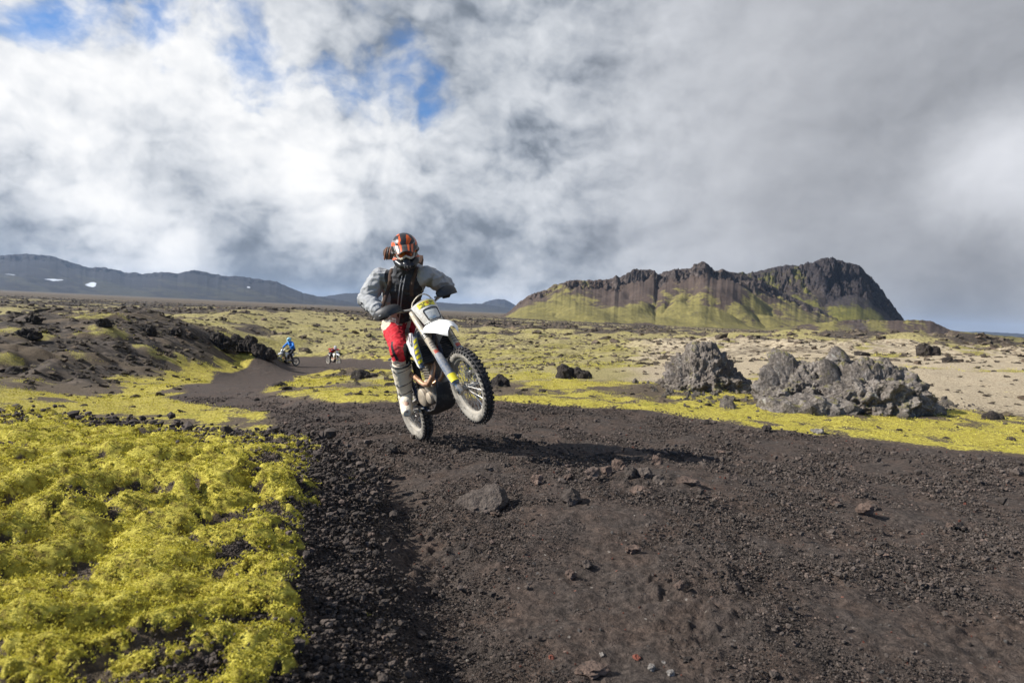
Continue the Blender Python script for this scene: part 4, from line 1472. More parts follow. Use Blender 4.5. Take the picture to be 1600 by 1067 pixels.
def make_bike(label, group=None, hero=True, plate=None, shroud=None):
    T = empty('motorcycle', label, 'motorcycle', group)
    fw = empty('front_wheel')
    fw.parent = T
    rw = empty('rear_wheel')
    rw.parent = T
    wheel(fw, FAX, .345, .088, 'front')
    wheel(rw, RAX, .335, .112, 'rear')
    # --- fork, image left leg is the bike's right one (y < 0)
    for sy in (-1, 1):
        y = .108 * sy
        f = Part()
        f.tube([fork_pt(.02, y), fork_pt(.06, y), fork_pt(.30, y), fork_pt(.34, y), fork_pt(.345, y)], [.020, .027, .0285, .028, .024], 16)
        f.tube([fork_pt(-.035, y * .96, -.01), fork_pt(.04, y, 0)], [.024, .030], 12)
        f.box(fork_pt(0, y * .93), (.062, .036, .075), Matrix.Rotation(-RAKE, 3, 'Y'), .008)
        fl = f.done('fork_leg', MB['steel'], T)
        g = Part()
        ring = []
        for k, s in enumerate((.055, .10, .20, .30, .385, .40)):
            w = (.030, .040, .041, .040, .036, .028)[k]
            ring.append([tuple(fork_pt(s, y + sy * 0 + w * math.sin(q), .012 + w * .9 * math.cos(q))) for q in np.linspace(-1.75, 1.75, 9)] +
                        [tuple(fork_pt(s, y + (w - .004) * math.sin(q), .012 + (w - .004) * .9 * math.cos(q))) for q in np.linspace(1.75, -1.75, 9)])
        g.loft(ring)
        gd = g.done('fork_guard', MB['blue'], fl, label='blue grey plastic fork guard')
        p = Part()
        rg = []
        for s in (.075, .155):
            w = .0435
            rg.append([tuple(fork_pt(s, y + w * math.sin(q), .012 + w * .9 * math.cos(q))) for q in np.linspace(-1.2, 1.2, 7)] +
                      [tuple(fork_pt(s, y + (w - .0015) * math.sin(q), .012 + (w - .0015) * .9 * math.cos(q))) for q in np.linspace(1.2, -1.2, 7)])
        p.loft(rg)
        p.done('yellow_decal', MB['yellow'], gd)
        u = Part()
        u.tube([fork_pt(.34, y), fork_pt(.36, y), fork_pt(.62, y), fork_pt(.64, y), fork_pt(.90, y), fork_pt(.915, y)], [.0245, .0295, .0305, .027, .0265, .02], 18)
        ut = u.done('fork_tube', MB['chrome'], T)
        if hero:
            for s0, s1, m_ in ((.372, .440, 'red'), (.465, .478, 'grey'), (.492, .505, 'grey'), (.519, .532, 'grey')):
                q_ = Part()
                rg = []
                for s in (s0, s1):
                    rg.append([tuple(fork_pt(s, y + .0315 * math.sin(q), .0315 * math.cos(q))) for q in np.linspace(-.8, .7, 7)] +
                              [tuple(fork_pt(s, y + .030 * math.sin(q), .030 * math.cos(q))) for q in np.linspace(.7, -.8, 7)])
                q_.loft(rg)
                q_.done('fork_decal', MB[m_], ut)
            for s in (.595, .615, .635):
                q_ = Part()
                q_.tube([fork_pt(s, y), fork_pt(s + .010, y)], .034, 16)
                q_.done('fork_clamp_band', MB['steel'], ut)
    cl = Part()
    for s in (.66, .885):
        cl.box(fork_pt(s, 0, -.012), (.06, .26, .032), Matrix.Rotation(-RAKE, 3, 'Y'), .008)
    cl.done('triple_clamp', MB['steel'], T)
    ax = Part()
    ax.tube([(FAX.x, -.135, FAX.z), (FAX.x, .135, FAX.z)], .013, 12)
    ax.tube([(FAX.x, -.142, FAX.z), (FAX.x, -.128, FAX.z)], .021, 12)
    ax.tube([(FAX.x, .128, FAX.z), (FAX.x, .142, FAX.z)], .021, 12)
    ax.done('front_axle', MB['steel'], T)
    cp = Part()
    cp.box((FAX.x - .075, .06, FAX.z + .105), (.07, .045, .05), Matrix.Rotation(-.9, 3, 'Y'), .008)
    cp.done('brake_caliper', MB['steel'], T)
    hs = Part()
    hs.tube([(FAX.x - .08, .075, FAX.z + .13), fork_pt(.30, .135), fork_pt(.60, .14, .01), fork_pt(.80, .13, .02), fork_pt(.98, .06, .05)], .0055, 6)
    hs.done('brake_hose', MB['black'], T)
    # --- front mudguard: a wide domed blade
    m = Part()
    top, bot = [], []
    rg = []
    xs = np.linspace(0, 1, 17)
    for q in xs:
        # along the blade from tail (0) to beak (1)
        x = 1.04 + .50 * q
        zc = 1.035 - .135 * q + .03 * math.sin(q * 2.7) - .14 * max(0, .35 - q) / .35 - .03 * max(0, q - .8) / .2
        hw = (.06 + .075 * min(1, q / .35)) * (1 - .62 * max(0, (q - .62) / .38) ** 1.8)
        row = []
        for tt in np.linspace(-1, 1, 11):
            row.append((x - .02 * tt * tt, hw * tt, zc - .062 * abs(tt) ** 2.2 - (.012 if abs(tt) > .95 else 0)))
        rg.append(row + [(a, b * .97, cc - .005) for a, b, cc in row[::-1]])
    m.loft(rg)
    m.done('front_mudguard', MB['white'], T)
    # --- headlight mask with number sticker
    def mask_pt(a, b, f):
        """a sideways -1..1, b up 0..1 over the mask, f out from it"""
        hw = .090 + .038 * b ** .8
        zc = .998 + .188 * b
        xc = 1.305 - .08 * b ** 1.1
        dome = .085 * (1 - abs(a) ** 2.3)
        return (xc - .085 + dome + f, a * hw, zc + .0 + .035 * (1 - a * a) * b)
    mk = Part()
    rg = []
    for b in np.linspace(0, 1, 10):
        f_ = [mask_pt(a, b, 0) for a in np.linspace(-1, 1, 15)]
        bk = [mask_pt(a, b, -.010) for a in np.linspace(1, -1, 15)]
        bk = [(x - .0, y * .96, z) for x, y, z in bk]
        rg.append(f_ + bk)
    mk.loft(rg)
    mkk = mk.done('headlight_mask', MB[plate or 'plate'], T)
    le = Part()
    rg = []
    for b in np.linspace(.10, .55, 7):
        e = .0 if .12 < b < .53 else -.010
        rg.append([mask_pt(a, b, .008 + e) for a in np.linspace(-.54, .54, 9)] + [mask_pt(a, b, -.004) for a in np.linspace(.54, -.54, 9)])
    le.loft(rg)
    ln = le.done('headlight', MB['lens'], mkk)
    fr = Part()
    loop = [mask_pt(a, .07, .006) for a in np.linspace(-.56, .56, 7)] + [mask_pt(.62, b, .006) for b in np.linspace(.12, .52, 5)] + \
        [mask_pt(a, .585, .006) for a in np.linspace(.56, -.56, 7)] + [mask_pt(-.62, b, .006) for b in np.linspace(.52, .12, 5)]
    fr.tube(loop, .0055, 6, closed=True)
    fr.done('headlight_frame', MB['dark'], mkk)
    if hero:
        st = Part()
        rg = []
        for b in np.linspace(.70, .93, 4):
            rg.append([mask_pt(a, b, .0025) for a in np.linspace(-.72, .60, 9)] + [mask_pt(a, b, -.001) for a in np.linspace(.60, -.72, 9)])
        st.loft(rg)
        sk = st.done('number_sticker', MB['yellow'], mkk, label='yellow sticker with dark and red lettering')
        for (b, a0, a1, m_) in ((.865, -.62, -.40, 'dark'), (.865, -.34, -.18, 'dark'), (.865, -.12, .06, 'red'), (.865, .12, .50, 'dark'), (.80, -.48, -.30, 'dark'), (.80, -.1, .08, 'red'), (.80, .16, .34, 'dark'),
                               (.735, -.60, -.30, 'dark'), (.735, .05, .2, 'dark')):
            k = Part()
            k.loft([[mask_pt(a, bb, .0042) for a in np.linspace(a0, a1, 4)] + [mask_pt(a, bb, .002) for a in np.linspace(a1, a0, 4)] for bb in (b - .014, b + .018)])
            k.done('print', MB[m_], sk, smooth=False)
    ws = Part()
    ws.tube([mask_pt(-.9, 1.0, -.01)] + [tuple(Vector(mask_pt(a, 1.0, -.02)) + Vector((-.02, 0, .055 * (1 - a * a)))) for a in np.linspace(-.75, .75, 9)] + [mask_pt(.9, 1.0, -.01)], .006, 8)
    ws.done('mask_top_bar', MB['chrome'], mkk)
    # --- handlebar, grips, levers, hand guards
    hb = Part()
    C0 = fork_pt(.975, 0, -.02)
    bar = [(-.40, -.155, .015), (-.28, -.11, .015), (-.19, -.055, -.012), (-.12, 0, -.035), (0, 0, -.035), (.12, 0, -.035), (.19, -.055, -.012), (.28, -.11, .015), (.40, -.155, .015)]
    pts = [tuple(Vector((C0.x + x_, y_, C0.z + .03 + z_))) for y_, x_, z_ in bar]
    parts_bar = []
    hb.tube(pts, .0125, 10)
    hb.tube([(C0.x - .01, -.055, C0.z - .06), (C0.x, -.055, C0.z)], .017, 10)
    hb.tube([(C0.x - .01, .055, C0.z - .06), (C0.x, .055, C0.z)], .017, 10)
    hbo = hb.done('handlebar', MB['steel'], T)
    for sy in (-1, 1):
        g = Part()
        g.tube([(C0.x - .11, .285 * sy, C0.z + .045), (C0.x - .155, .402 * sy, C0.z + .045)], .0175, 12)
        g.done('grip', MB['black'], hbo)
        lv = Part()
        lv.tube([(C0.x - .06, .25 * sy, C0.z + .035), (C0.x - .035, .29 * sy, C0.z + .03), (C0.x - .075, .40 * sy, C0.z + .028)], [.007, .006, .005], 6)
        lv.done('lever', MB['steel'], hbo)
        # guard: alloy bow with a deep plastic shield
        gd = Part()
        gd.tube([(C0.x - .155, .415 * sy, C0.z + .045), (C0.x - .10, .432 * sy, C0.z + .043), (C0.x - .01, .40 * sy, C0.z + .038), (C0.x + .035, .31 * sy, C0.z + .035), (C0.x + .02, .22 * sy, C0.z + .035), (C0.x - .045, .18 * sy, C0.z + .04)], .009, 8)
        gb = gd.done('hand_guard', MB['steel'], hbo)
        sh = Part()
        rg = []
        cx_ = [(-.105, .436), (-.03, .424), (.022, .37), (.050, .30), (.045, .225), (.0, .185)]
        for k, (dx, yy) in enumerate(cx_):
            hh = (.030, .050, .060, .062, .050, .030)[k]
            lo = (.020, .032, .038, .040, .034, .022)[k]
            row = [(C0.x + dx - .030, yy * sy, C0.z + .045 + hh), (C0.x + dx + .000, yy * sy, C0.z + .045 + hh * .55), (C0.x + dx + .008, yy * sy, C0.z + .04), (C0.x + dx + .002, yy * sy, C0.z + .04 - lo)]
            rg.append(row + [(a - .006, b, c_) for a, b, c_ in row[::-1]])
        sh.loft(rg)
        sh.done('guard_shield', MB['black'], gb, subsurf=1)
    cb = Part()
    for k in (-1, 1):
        cb.tube([(C0.x - .07, .22 * k, C0.z + .04), (C0.x + .03, .12 * k, C0.z - .02), (C0.x - .02, .05 * k, C0.z - .16), (C0.x - .14, .03 * k, C0.z - .28)], .005, 6)
    cb.done('control_cables', MB['black'], hbo)
    if hero:
        hbo.matrix_world = Matrix.Translation((0, BAR_Y, 0)) @ Matrix.Translation(C0) @ Matrix.Rotation(BAR_T, 4, 'X') @ Matrix.Translation(-C0)
    # --- frame, tank, seat, shrouds, tail
    fr = Part()
    head = fork_pt(.88, 0, -.045)
    headl = fork_pt(.66, 0, -.045)
    fr.tube([head, headl], .030, 12)
    for sy in (-1, 1):
        fr.tube([head, (.86, .07 * sy, .97), (.62, .10 * sy, .84), (.50, .11 * sy, .68), (.47, .10 * sy, .42), (.50, .07 * sy, .30)], .018, 8)
        fr.tube([headl, (1.03, .06 * sy, .70), (.99, .07 * sy, .46), (.90, .08 * sy, .30), (.70, .08 * sy, .255), (.50, .07 * sy, .29)], .016, 8)
        fr.tube([(.62, .09 * sy, .84), (.30, .085 * sy, .90), (-.02, .07 * sy, .93)], .012, 8)
        fr.tube([(.48, .09 * sy, .60), (.22, .08 * sy, .82), (.02, .07 * sy, .90)], .010, 8)
    fr.done('frame', MB['frame'], T)
    tk = Part()
    rg = []
    for x, hw, zt, zb in ((1.02, .055, 1.00, .86), (.96, .10, 1.03, .80), (.88, .125, 1.035, .78), (.76, .12, 1.01, .78), (.66, .09, .965, .82), (.60, .06, .93, .86)):
        rg.append([(x, hw * math.sin(a) * (1 if math.cos(a) < .2 else .92), (zt + zb) / 2 + (zt - zb) / 2 * math.cos(a)) for a in np.linspace(0, 2 * math.pi, 16, endpoint=False)])
    tk.loft(rg)
    tk.done('fuel_tank', MB['black'], T, subsurf=1)
    se = Part()
    rg = []
    for x, hw, zt, th in ((.98, .045, 1.035, .03), (.82, .07, 1.03, .06), (.62, .095, .965, .08), (.42, .10, .945, .08), (.26, .085, .95, .06), (.12, .065, .955, .04), (.02, .04, .955, .02)):
        rg.append([(x, hw * math.sin(a), zt - th + th * math.cos(a)) for a in np.linspace(-1.9, 1.9, 11)] + [(x, 0, zt - th * 1.5)])
    se.loft(rg)
    se.done('seat', MB['seat'], T, subsurf=1)
    for sy in (-1, 1):
        # radiator
        r_ = Part()
        r_.box((1.03, .115 * sy, .80), (.035, .115, .27), Matrix.Rotation(-.30, 3, 'Y'), .006)
        rd = r_.done('radiator', MB['rad'], T)
        lo = Part()
        for k in range(11):
            lo.box((1.052 - .0085 * k * .0 + .0 - (.0065 * (k - 5)), .115 * sy, .80 + .022 * (k - 5)), (.012, .105, .004), Matrix.Rotation(.5, 3, 'Y'))
        lo.done('louvres', MB['black'], rd, smooth=False)
        # shroud: faceted wing from the radiator back to the seat
        s_ = Part()
        outl = [(1.10, .90), (1.07, .98), (.96, 1.00), (.80, .98), (.66, .93), (.76, .85), (.88, .79), (.95, .69), (1.01, .66), (1.04, .72), (1.08, .81)]
        s_.plate(outl, .006, off=.0, curve=lambda x, z: 0)
        s_.xform(lambda co: Vector((co.x, (co.y + .115 + .075 * sstep(np.float64(co.x), .66, 1.05) - .03 * sstep(np.float64(co.z), .9, 1.03)) * sy, co.z)))
        so_ = s_.done('radiator_shroud', MB[shroud or 'white'], T, smooth=False)
        # leading edge of the shroud wraps round the radiator; blue grey with yellow slashes
        def wrap(s1, t1, o=0.0, sy=sy):
            A_ = Vector((1.005 + .075 * s1 + o * .2, .190 + .010 * math.sin(s1 * 3) + o, .665 + .27 * s1))
            B_ = Vector((1.060 + .085 * s1 + o, .152 + .012 * math.sin(s1 * 3) + o * .5, .645 + .29 * s1))
            c_ = A_.lerp(B_, t1) + Vector((.012, .012, 0)) * math.sin(t1 * math.pi)
            w_ = .35 + .65 * math.sin(min(1, s1 * 1.15 + .12) * math.pi * .9) ** .5
            c_ = A_.lerp(B_, .5).lerp(c_, w_)
            return (c_.x, c_.y * sy, c_.z)
        fb = Part()
        fb.loft([[wrap(s1, t1, .004) for t1 in np.linspace(0, 1, 6)] + [wrap(s1, t1, -.004) for t1 in np.linspace(1, 0, 6)] for s1 in np.linspace(0, 1, 10)])
        fbo = fb.done('shroud_edge', MB['blue'], so_)
        for k in range(5):
            z0 = .10 + .165 * k
            gq = Part()
            gq.loft([[wrap(z0 + q + .10 * t1, t1, .0065) for t1 in np.linspace(.22, .9, 5)] + [wrap(z0 + q + .10 * t1, t1, .002) for t1 in np.linspace(.9, .22, 5)] for q in (0, .095)])
            gq.done('graphic', MB['yellow'], fbo, smooth=False)
        # side panel
        p_ = Part()
        p_.plate([(.56, .90), (.38, .91), (.30, .89), (.30, .78), (.34, .66), (.46, .62), (.54, .74)], .006)
        p_.xform(lambda co: Vector((co.x, (co.y + .115) * sy, co.z)))
        p_.done('side_panel', MB['white'], T, smooth=False)
        # foot peg
        pg = Part()
        pg.box((.49, .20 * sy, .365), (.055, .115, .018), None, .003)
        pg.tube([(.50, .11 * sy, .34), (.49, .16 * sy, .36)], .012, 8)
        pg.done('foot_peg', MB['steel'], T)
    rf = Part()
    rg = []
    for x, hw, z in ((.30, .06, .92), (.20, .07, .925), (.10, .07, .93), (.02, .065, .935), (-.06, .05, .93), (-.12, .025, .925)):
        row = [(x, hw * tt, z - .05 * abs(tt) ** 2.4) for tt in np.linspace(-1, 1, 9)]
        rg.append(row + [(a, b * .96, c_ - .006) for a, b, c_ in row[::-1]])
    rf.loft(rg)
    rf.done('rear_mudguard', MB['white'], T)
    # --- engine and pipe
    en = Part()
    en.box((.74, 0, .43), (.34, .20, .22), None, .035)
    en.box((.84, 0, .60), (.15, .16, .24), Matrix.Rotation(.22, 3, 'Y'), .015)
    en.box((.80, 0, .76), (.14, .15, .10), Matrix.Rotation(.22, 3, 'Y'), .02)
    ego = en.done('engine', MB['engine'], T)
    fn = Part()
    for k in range(7):
        fn.box((.865 - .006 * k, 0, .545 + .026 * k), (.175, .185, .006), Matrix.Rotation(.22, 3, 'Y'))
    fn.done('cooling_fins', MB['engine'], ego, smooth=False)
    for sy in (-1, 1):
        cv = Part()
        cv.lathe_y([(.001, .0), (.070, .0), (.088, -.012 * sy), (.092, -.04 * sy), (.001, -.04 * sy)], (.66, .145 * sy, .42), 28)
        cv.lathe_y([(.001, .0), (.040, .0), (.055, -.010 * sy), (.058, -.04 * sy), (.001, -.04 * sy)], (.80, .135 * sy, .385), 24)
        cv.lathe_y([(.001, .0), (.028, .0), (.036, -.010 * sy), (.036, -.04 * sy), (.001, -.04 * sy)], (.83, .125 * sy, .52), 20)
        cv.done('engine_cover', MB['cover'], ego)
    ex = Part()
    ex.tube([(.91, -.02, .72), (.99, -.04, .70), (1.035, -.07, .63), (1.03, -.115, .55), (.97, -.145, .50), (.90, -.158, .515), (.82, -.158, .56), (.70, -.145, .63), (.55, -.135, .69), (.40, -.13, .72)],
            [.020, .022, .022, .023, .024, .024, .024, .024, .024, .024], 14)
    exo = ex.done('exhaust_pipe', MB['pipe'], T)
    hp = Part()
    hp.tube([(.91, .02, .72), (1.01, .03, .68), (1.05, .02, .60), (1.02, -.03, .52), (.96, -.10, .485)], .019, 12)
    hp.done('header_pipe', MB['pipe'], exo)
    mf = Part()
    mf.tube([(.40, -.13, .72), (.36, -.12, .74), (.26, -.09, .79), (.16, -.085, .83), (.14, -.085, .836)], [.026, .036, .040, .038, .026], 16, flat=1.15)
    mf.done('silencer', MB['steel'], exo)
    sk = Part()
    rg = []
    for x, z, hw in ((.50, .235, .09), (.62, .222, .115), (.82, .225, .12), (.93, .26, .115), (1.00, .36, .10), (1.03, .46, .085)):
        row = [(x - .03 * abs(tt) ** 3 * (x > .9), hw * tt, z + .045 * abs(tt) ** 3) for tt in np.linspace(-1, 1, 9)]
        rg.append(row + [(a - .008, b * .96, c_ + .010) for a, b, c_ in row[::-1]])
    sk.loft(rg)
    sk.done('skid_plate', MB['black'], T)
    # --- swing arm, chain, shock, rear brake
    sw = Part()
    for sy in (-1, 1):
        sw.tube([(.50, .075 * sy, .42), (.34, .085 * sy, .42), (.16, .095 * sy, .37), (-.03, .095 * sy, .335)], [.030, .034, .028, .020], 8, flat=.6)
    sw.tube([(.40, -.08, .42), (.40, .08, .42)], .03, 8)
    sw.tube([(0, -.115, .335), (0, .115, .335)], .011, 10)
    swo = sw.done('swing_arm', MB['steel'], T)
    sw2 = Part()
    sw2.tube([(.34, 0, .40), (.46, 0, .78)], .034, 12)
    sw2.done('shock_absorber', MB['black'], swo)
    cc = Part()
    cc.box((.10, -.062, .41), (.075, .035, .045), Matrix.Rotation(.2, 3, 'Y'), .006)
    cc.done('rear_caliper', MB['cover'], swo)
    ch = Part()
    sr, fr_ = .075, .03
    pts = [(0 + sr * math.cos(a), .068, .335 + sr * math.sin(a)) for a in np.linspace(math.pi * .5, math.pi * 1.5, 10)] + [(.56 + fr_ * math.cos(a), .068, .42 + fr_ * math.sin(a)) for a in np.linspace(-math.pi * .5, math.pi * .5, 6)]
    ch.tube(pts, .007, 6, closed=True)
    ch.lathe_y([(.05, .066), (sr, .066), (sr, .071), (.05, .071)], (0, 0, .335), 30)
    ch.done('chain', MB['steel'], swo)
    bp = Part()
    bp.tube([(.52, -.135, .33), (.66, -.15, .315), (.70, -.17, .32)], .007, 6)
    bp.done('brake_pedal', MB['steel'], T)
    return T


def pose(o, x, y, z, yaw, pitch, roll):
    """z = height of the rear axle; pitch nose up; roll positive leans to the machine's right"""
    cy, sy = math.cos(yaw), math.sin(yaw)
    Rz = Matrix(((cy, -sy, 0), (sy, cy, 0), (0, 0, 1)))
    cp, sp = math.cos(pitch), math.sin(pitch)
    Ry = Matrix(((cp, 0, -sp), (0, 1, 0), (sp, 0, cp)))
    cr, sr = math.cos(roll), math.sin(roll)
    Rx = Matrix(((1, 0, 0), (0, cr, -sr), (0, sr, cr)))
    M = (Rz @ Ry @ Rx).to_4x4()
    o.matrix_world = Matrix.Translation((x, y, z)) @ M @ Matrix.Translation((0, 0, -.335))
    return o.matrix_world


BIKE = make_bike('white enduro motorcycle with yellow graphics lifting its front wheel on the track', 'dirt bikes ridden along the track')
BM = pose(BIKE, -.976, 7.077, .277, rad(-63.2), rad(16.5), rad(17.6))
# ------------------------------------------------------------------ people
def cloth_mat(name, base, second=None, third=None, rough=.8, dirt=.25, dirtcol=(.20, .17, .14), fold=.5, sheen=0):
    mat = bpy.data.materials.new(name)
    mat.use_nodes = True
    mat.node_tree.nodes.clear()
    T = NT(mat.node_tree)
    P = T.new('ShaderNodeTexCoord').outputs['Object']
    n = T.noise(P, 16, 5, .6)
    n2 = T.noise(P, 7, 4, .6, 1.2)
    c = tuple(base)
    if second:
        c = T.mix(T.ss(T.attr('zone'), .45, .55), c, tuple(second))
    if third:
        c = T.mix(T.ss(T.attr('zone2'), .10 if name == 'grey_jacket' else .45, .60 if name == 'grey_jacket' else .55), c, tuple(third))
    c = T.mix(T.ss(n, .5, .72, 0, dirt), c, dirtcol)
    bs = T.new('ShaderNodeBsdfPrincipled')
    T.put(bs.inputs['Base Color'], c)
    bs.inputs['Roughness'].default_value = rough
    bs.inputs['Specular IOR Level'].default_value = .3
    T.put(bs.inputs['Normal'], T.bump(T.m('ADD', T.m('MULTIPLY', n2, 1.0), T.m('MULTIPLY', n, .35)), fold, .03))
    out = T.new('ShaderNodeOutputMaterial')
    T.put(out.inputs[0], bs.outputs[0])
    return mat


def voxel(part, name, size, mat, parent, smooth=4, disp=None, zone=None, zone2=None, label=None):
    """weld overlapping closed volumes into one continuous skin"""
    bm = part.bm
    bmesh.ops.recalc_face_normals(bm, faces=bm.faces[:])
    me = bpy.data.meshes.new(name + '_src')
    bm.to_mesh(me)
    bm.free()
    o = bpy.data.objects.new(name + '_src', me)
    COL.objects.link(o)
    r = o.modifiers.new('r', 'REMESH')
    r.mode = 'VOXEL'
    r.voxel_size = size
    s = o.modifiers.new('s', 'SMOOTH')
    s.factor = .6
    s.iterations = smooth
    dg = bpy.context.evaluated_depsgraph_get()
    out = bpy.data.meshes.new_from_object(o.evaluated_get(dg))
    bpy.data.objects.remove(o)
    bpy.data.meshes.remove(me)
    n = len(out.vertices)
    co = np.empty(n * 3, np.float32)
    no = np.empty(n * 3, np.float32)
    out.vertices.foreach_get('co', co)
    out.vertices.foreach_get('normal', no)
    co, no = co.reshape(-1, 3).astype(float), no.reshape(-1, 3).astype(float)
    z1 = zone(co) if zone else None
    z2 = zone2(co) if zone2 else None
    if disp:
        co = co + no * disp(co)[:, None]
        out.vertices.foreach_set('co', co.astype(np.float32).ravel())
    for nm, zz in (('zone', z1), ('zone2', z2)):
        if zz is not None:
            a = out.attributes.new(nm, 'FLOAT', 'POINT')
            a.data.foreach_set('value', np.asarray(zz, np.float32))
    out.polygons.foreach_set('use_smooth', np.ones(len(out.polygons), bool))
    out.name = name
    out.materials.clear()
    out.materials.append(mat)
    out.update()
    o = bpy.data.objects.new(name, out)
    COL.objects.link(o)
    o.parent = parent
    if label:
        o['label'] = label
    return o


def noise3(co, sc, off=(0, 0, 0), aniso=(1, 1, 1)):
    o = Vector(off)
    a = np.asarray(co) * sc * np.array(aniso)
    return np.array([mno.noise(Vector(p) + o) for p in a])


def folds(amp, sc=14, seed=0, aniso=(1, 1, 1)):
    def f(co):
        a = 1 - np.abs(noise3(co, sc, (seed, 2, 5), aniso)) * 2.2
        b = noise3(co, sc * 2.3, (3, seed, 1), aniso)
        return amp * (np.clip(a, -1, 1) ** 3 * .8 + b * .7)
    return f


def V3(p):
    return Vector([float(q) for q in p])


def lerp(a, b, t):
    return V3(a).lerp(V3(b), t)


def make_person(J, label, style, hero=True, group=None):
    """J: joints hipR hipL kneeR kneeL ankR ankL toeR toeL waist chest neck head shR shL elR elL handR handL, fwd (chest), look"""
    J = {k: V3(v) for k, v in J.items()}
    vs = .009 if hero else .02
    root = empty('person', label, 'person', group)
    lat = (J['shL'] - J['shR']).normalized()
    up = (J['neck'] - J['waist']).normalized()
    fwd = lat.cross(up).normalized()
    if fwd.dot(J['fwd']) < 0:
        fwd = -fwd
    look = J['look'].normalized()
    hl = lat.copy()
    hl = (hl - look * hl.dot(look)).normalized()
    hu = look.cross(hl)
    if hu.z < 0:
        hu = -hu
    pel = (J['hipR'] + J['hipL']) / 2

    # continuous body under the clothes
    b = Part()

    def torso(part, k=1.0, low=None, hw=.165, dp=.105, topcap=True):
        path = [(low or pel, .93, 1.0), (lerp(pel, J['waist'], .6), .90, 1.0), (J['waist'], .92, .98), (lerp(J['waist'], J['chest'], .5), 1.0, 1.05), (J['chest'], 1.08, 1.12), (lerp(J['chest'], J['neck'], .45), 1.03, 1.0),
                (lerp(J['chest'], J['neck'], .8), .72, .75)]
        rings = []
        for p, a_, d_ in path:
            rings.append([tuple(p + lat * (hw * a_ * k * math.cos(t)) + fwd * (dp * d_ * k * math.sin(t) * (1.0 if math.sin(t) > 0 else 1.1))) for t in np.linspace(0, 2 * math.pi, 20, endpoint=False)])
        part.loft(rings)
    torso(b, .86)
    b.tube([J['chest'], lerp(J['chest'], J['neck'], .9), J['neck'], lerp(J['neck'], J['head'], .6)], [.08, .065, .058, .06], 12)
    b.ball(J['head'], (.085, .095, .112))
    b.ball(J['head'] + look * .085 - hu * .03, (.022, .022, .03), 2)
    for s in 'RL':
        b.tube([lerp(J['sh' + s], J['chest'], .35), J['sh' + s], lerp(J['sh' + s], J['el' + s], .4), J['el' + s]], [.05, .056, .048, .038], 12)
        b.tube([J['el' + s], lerp(J['el' + s], J['hand' + s], .35), lerp(J['el' + s], J['hand' + s], .8), J['hand' + s]], [.038, .040, .028, .030], 12)
        b.ball(J['el' + s], .039)
        b.tube([lerp(J['hip' + s], pel, .3), J['hip' + s], lerp(J['hip' + s], J['knee' + s], .5), J['knee' + s]], [.085, .088, .072, .054], 12)
        b.ball(J['knee' + s], .055)
        b.tube([J['knee' + s], lerp(J['knee' + s], J['ank' + s], .35), lerp(J['knee' + s], J['ank' + s], .85), J['ank' + s]], [.052, .054, .036, .038], 12)
        b.tube([J['ank' + s], lerp(J['ank' + s], J['toe' + s], .6), J['toe' + s]], [.042, .038, .028], 10)
    voxel(b, 'body', .014 if hero else .025, M_SKIN, root, 3)

    # jacket
    j = Part()
    low = J.get('hem', lerp(pel, J['waist'], .35))
    torso(j, 1.0, low, .20, .145)
    for s in 'RL':
        sh, el, ha = J['sh' + s], J['el' + s], J['hand' + s]
        j.ball(sh, .080)
        j.tube([lerp(sh, J['chest'], .45), lerp(sh, J['chest'], .05), lerp(sh, el, .3), lerp(sh, el, .7), el], [.085, .088, .092, .088, .084] if hero else [.085, .086, .082, .074, .070], 16)
        j.ball(el, .085 if hero else .071)
        wr = lerp(el, ha, .80)
        j.tube([el, lerp(el, ha, .3), lerp(el, ha, .6), wr], [.084, .082, .070, .050] if hero else [.070, .069, .056, .044], 16)
    j.tube([lerp(J['chest'], J['neck'], .5), lerp(J['chest'], J['neck'], .95), J['neck'] + up * .045], [.125, .10, .080], 16)

    def z_dark(co):
        # dark front panel, seen in the gap between the pale sleeves
        rel = co - np.array(J['chest'])
        a = rel @ np.array(lat)
        f = rel @ np.array(fwd)
        u_ = rel @ np.array(up)
        w = style.get('panel', .150) - .05 * np.clip(u_ * 3.5, -1, 1) * 0
        w = w + .015 * np.sin(u_ * 22)
        e = np.minimum(w - np.abs(a - .018), f + .02)
        e = np.minimum(e, .24 - u_)
        return np.clip(.5 + e / .012, 0, 1)

    def z_olive(co):
        d = np.linalg.norm(co - (np.array(lerp(J['shR'], J['elR'], .12)) + np.array(fwd) * .05), axis=1)
        e = np.linalg.norm(co - (np.array(lerp(J['shL'], J['elL'], .25)) + np.array(fwd) * .05), axis=1)
        return np.clip(1.35 - np.minimum(d, e * 1.2) / .11, 0, 1) * np.clip(.5 + 1.6 * noise3(co, 16, (1, 1, 9), (1, 1, .3)), 0, .62)
    if hero:
        jo = voxel(j, 'jacket', vs, style['jacket'], root, 3, folds(.013, 10, 3, (1, 1, 1.5)), z_dark, z_olive)
    else:
        jo = voxel(j, 'jacket', vs, style['jacket'], root, 3, None, z_dark if style.get('panel') else (lambda c: np.zeros(len(c))), lambda c: np.zeros(len(c)))

    # trousers
    t = Part()
    t.loft([[tuple(p + lat * (.175 * k * math.cos(a)) + fwd * (.135 * k * math.sin(a))) for a in np.linspace(0, 2 * math.pi, 18, endpoint=False)] for p, k in
            ((pel - up * .10, .80), (pel, 1.0), (lerp(pel, J['waist'], .5), .95), (lerp(pel, J['waist'], .8), .85))])
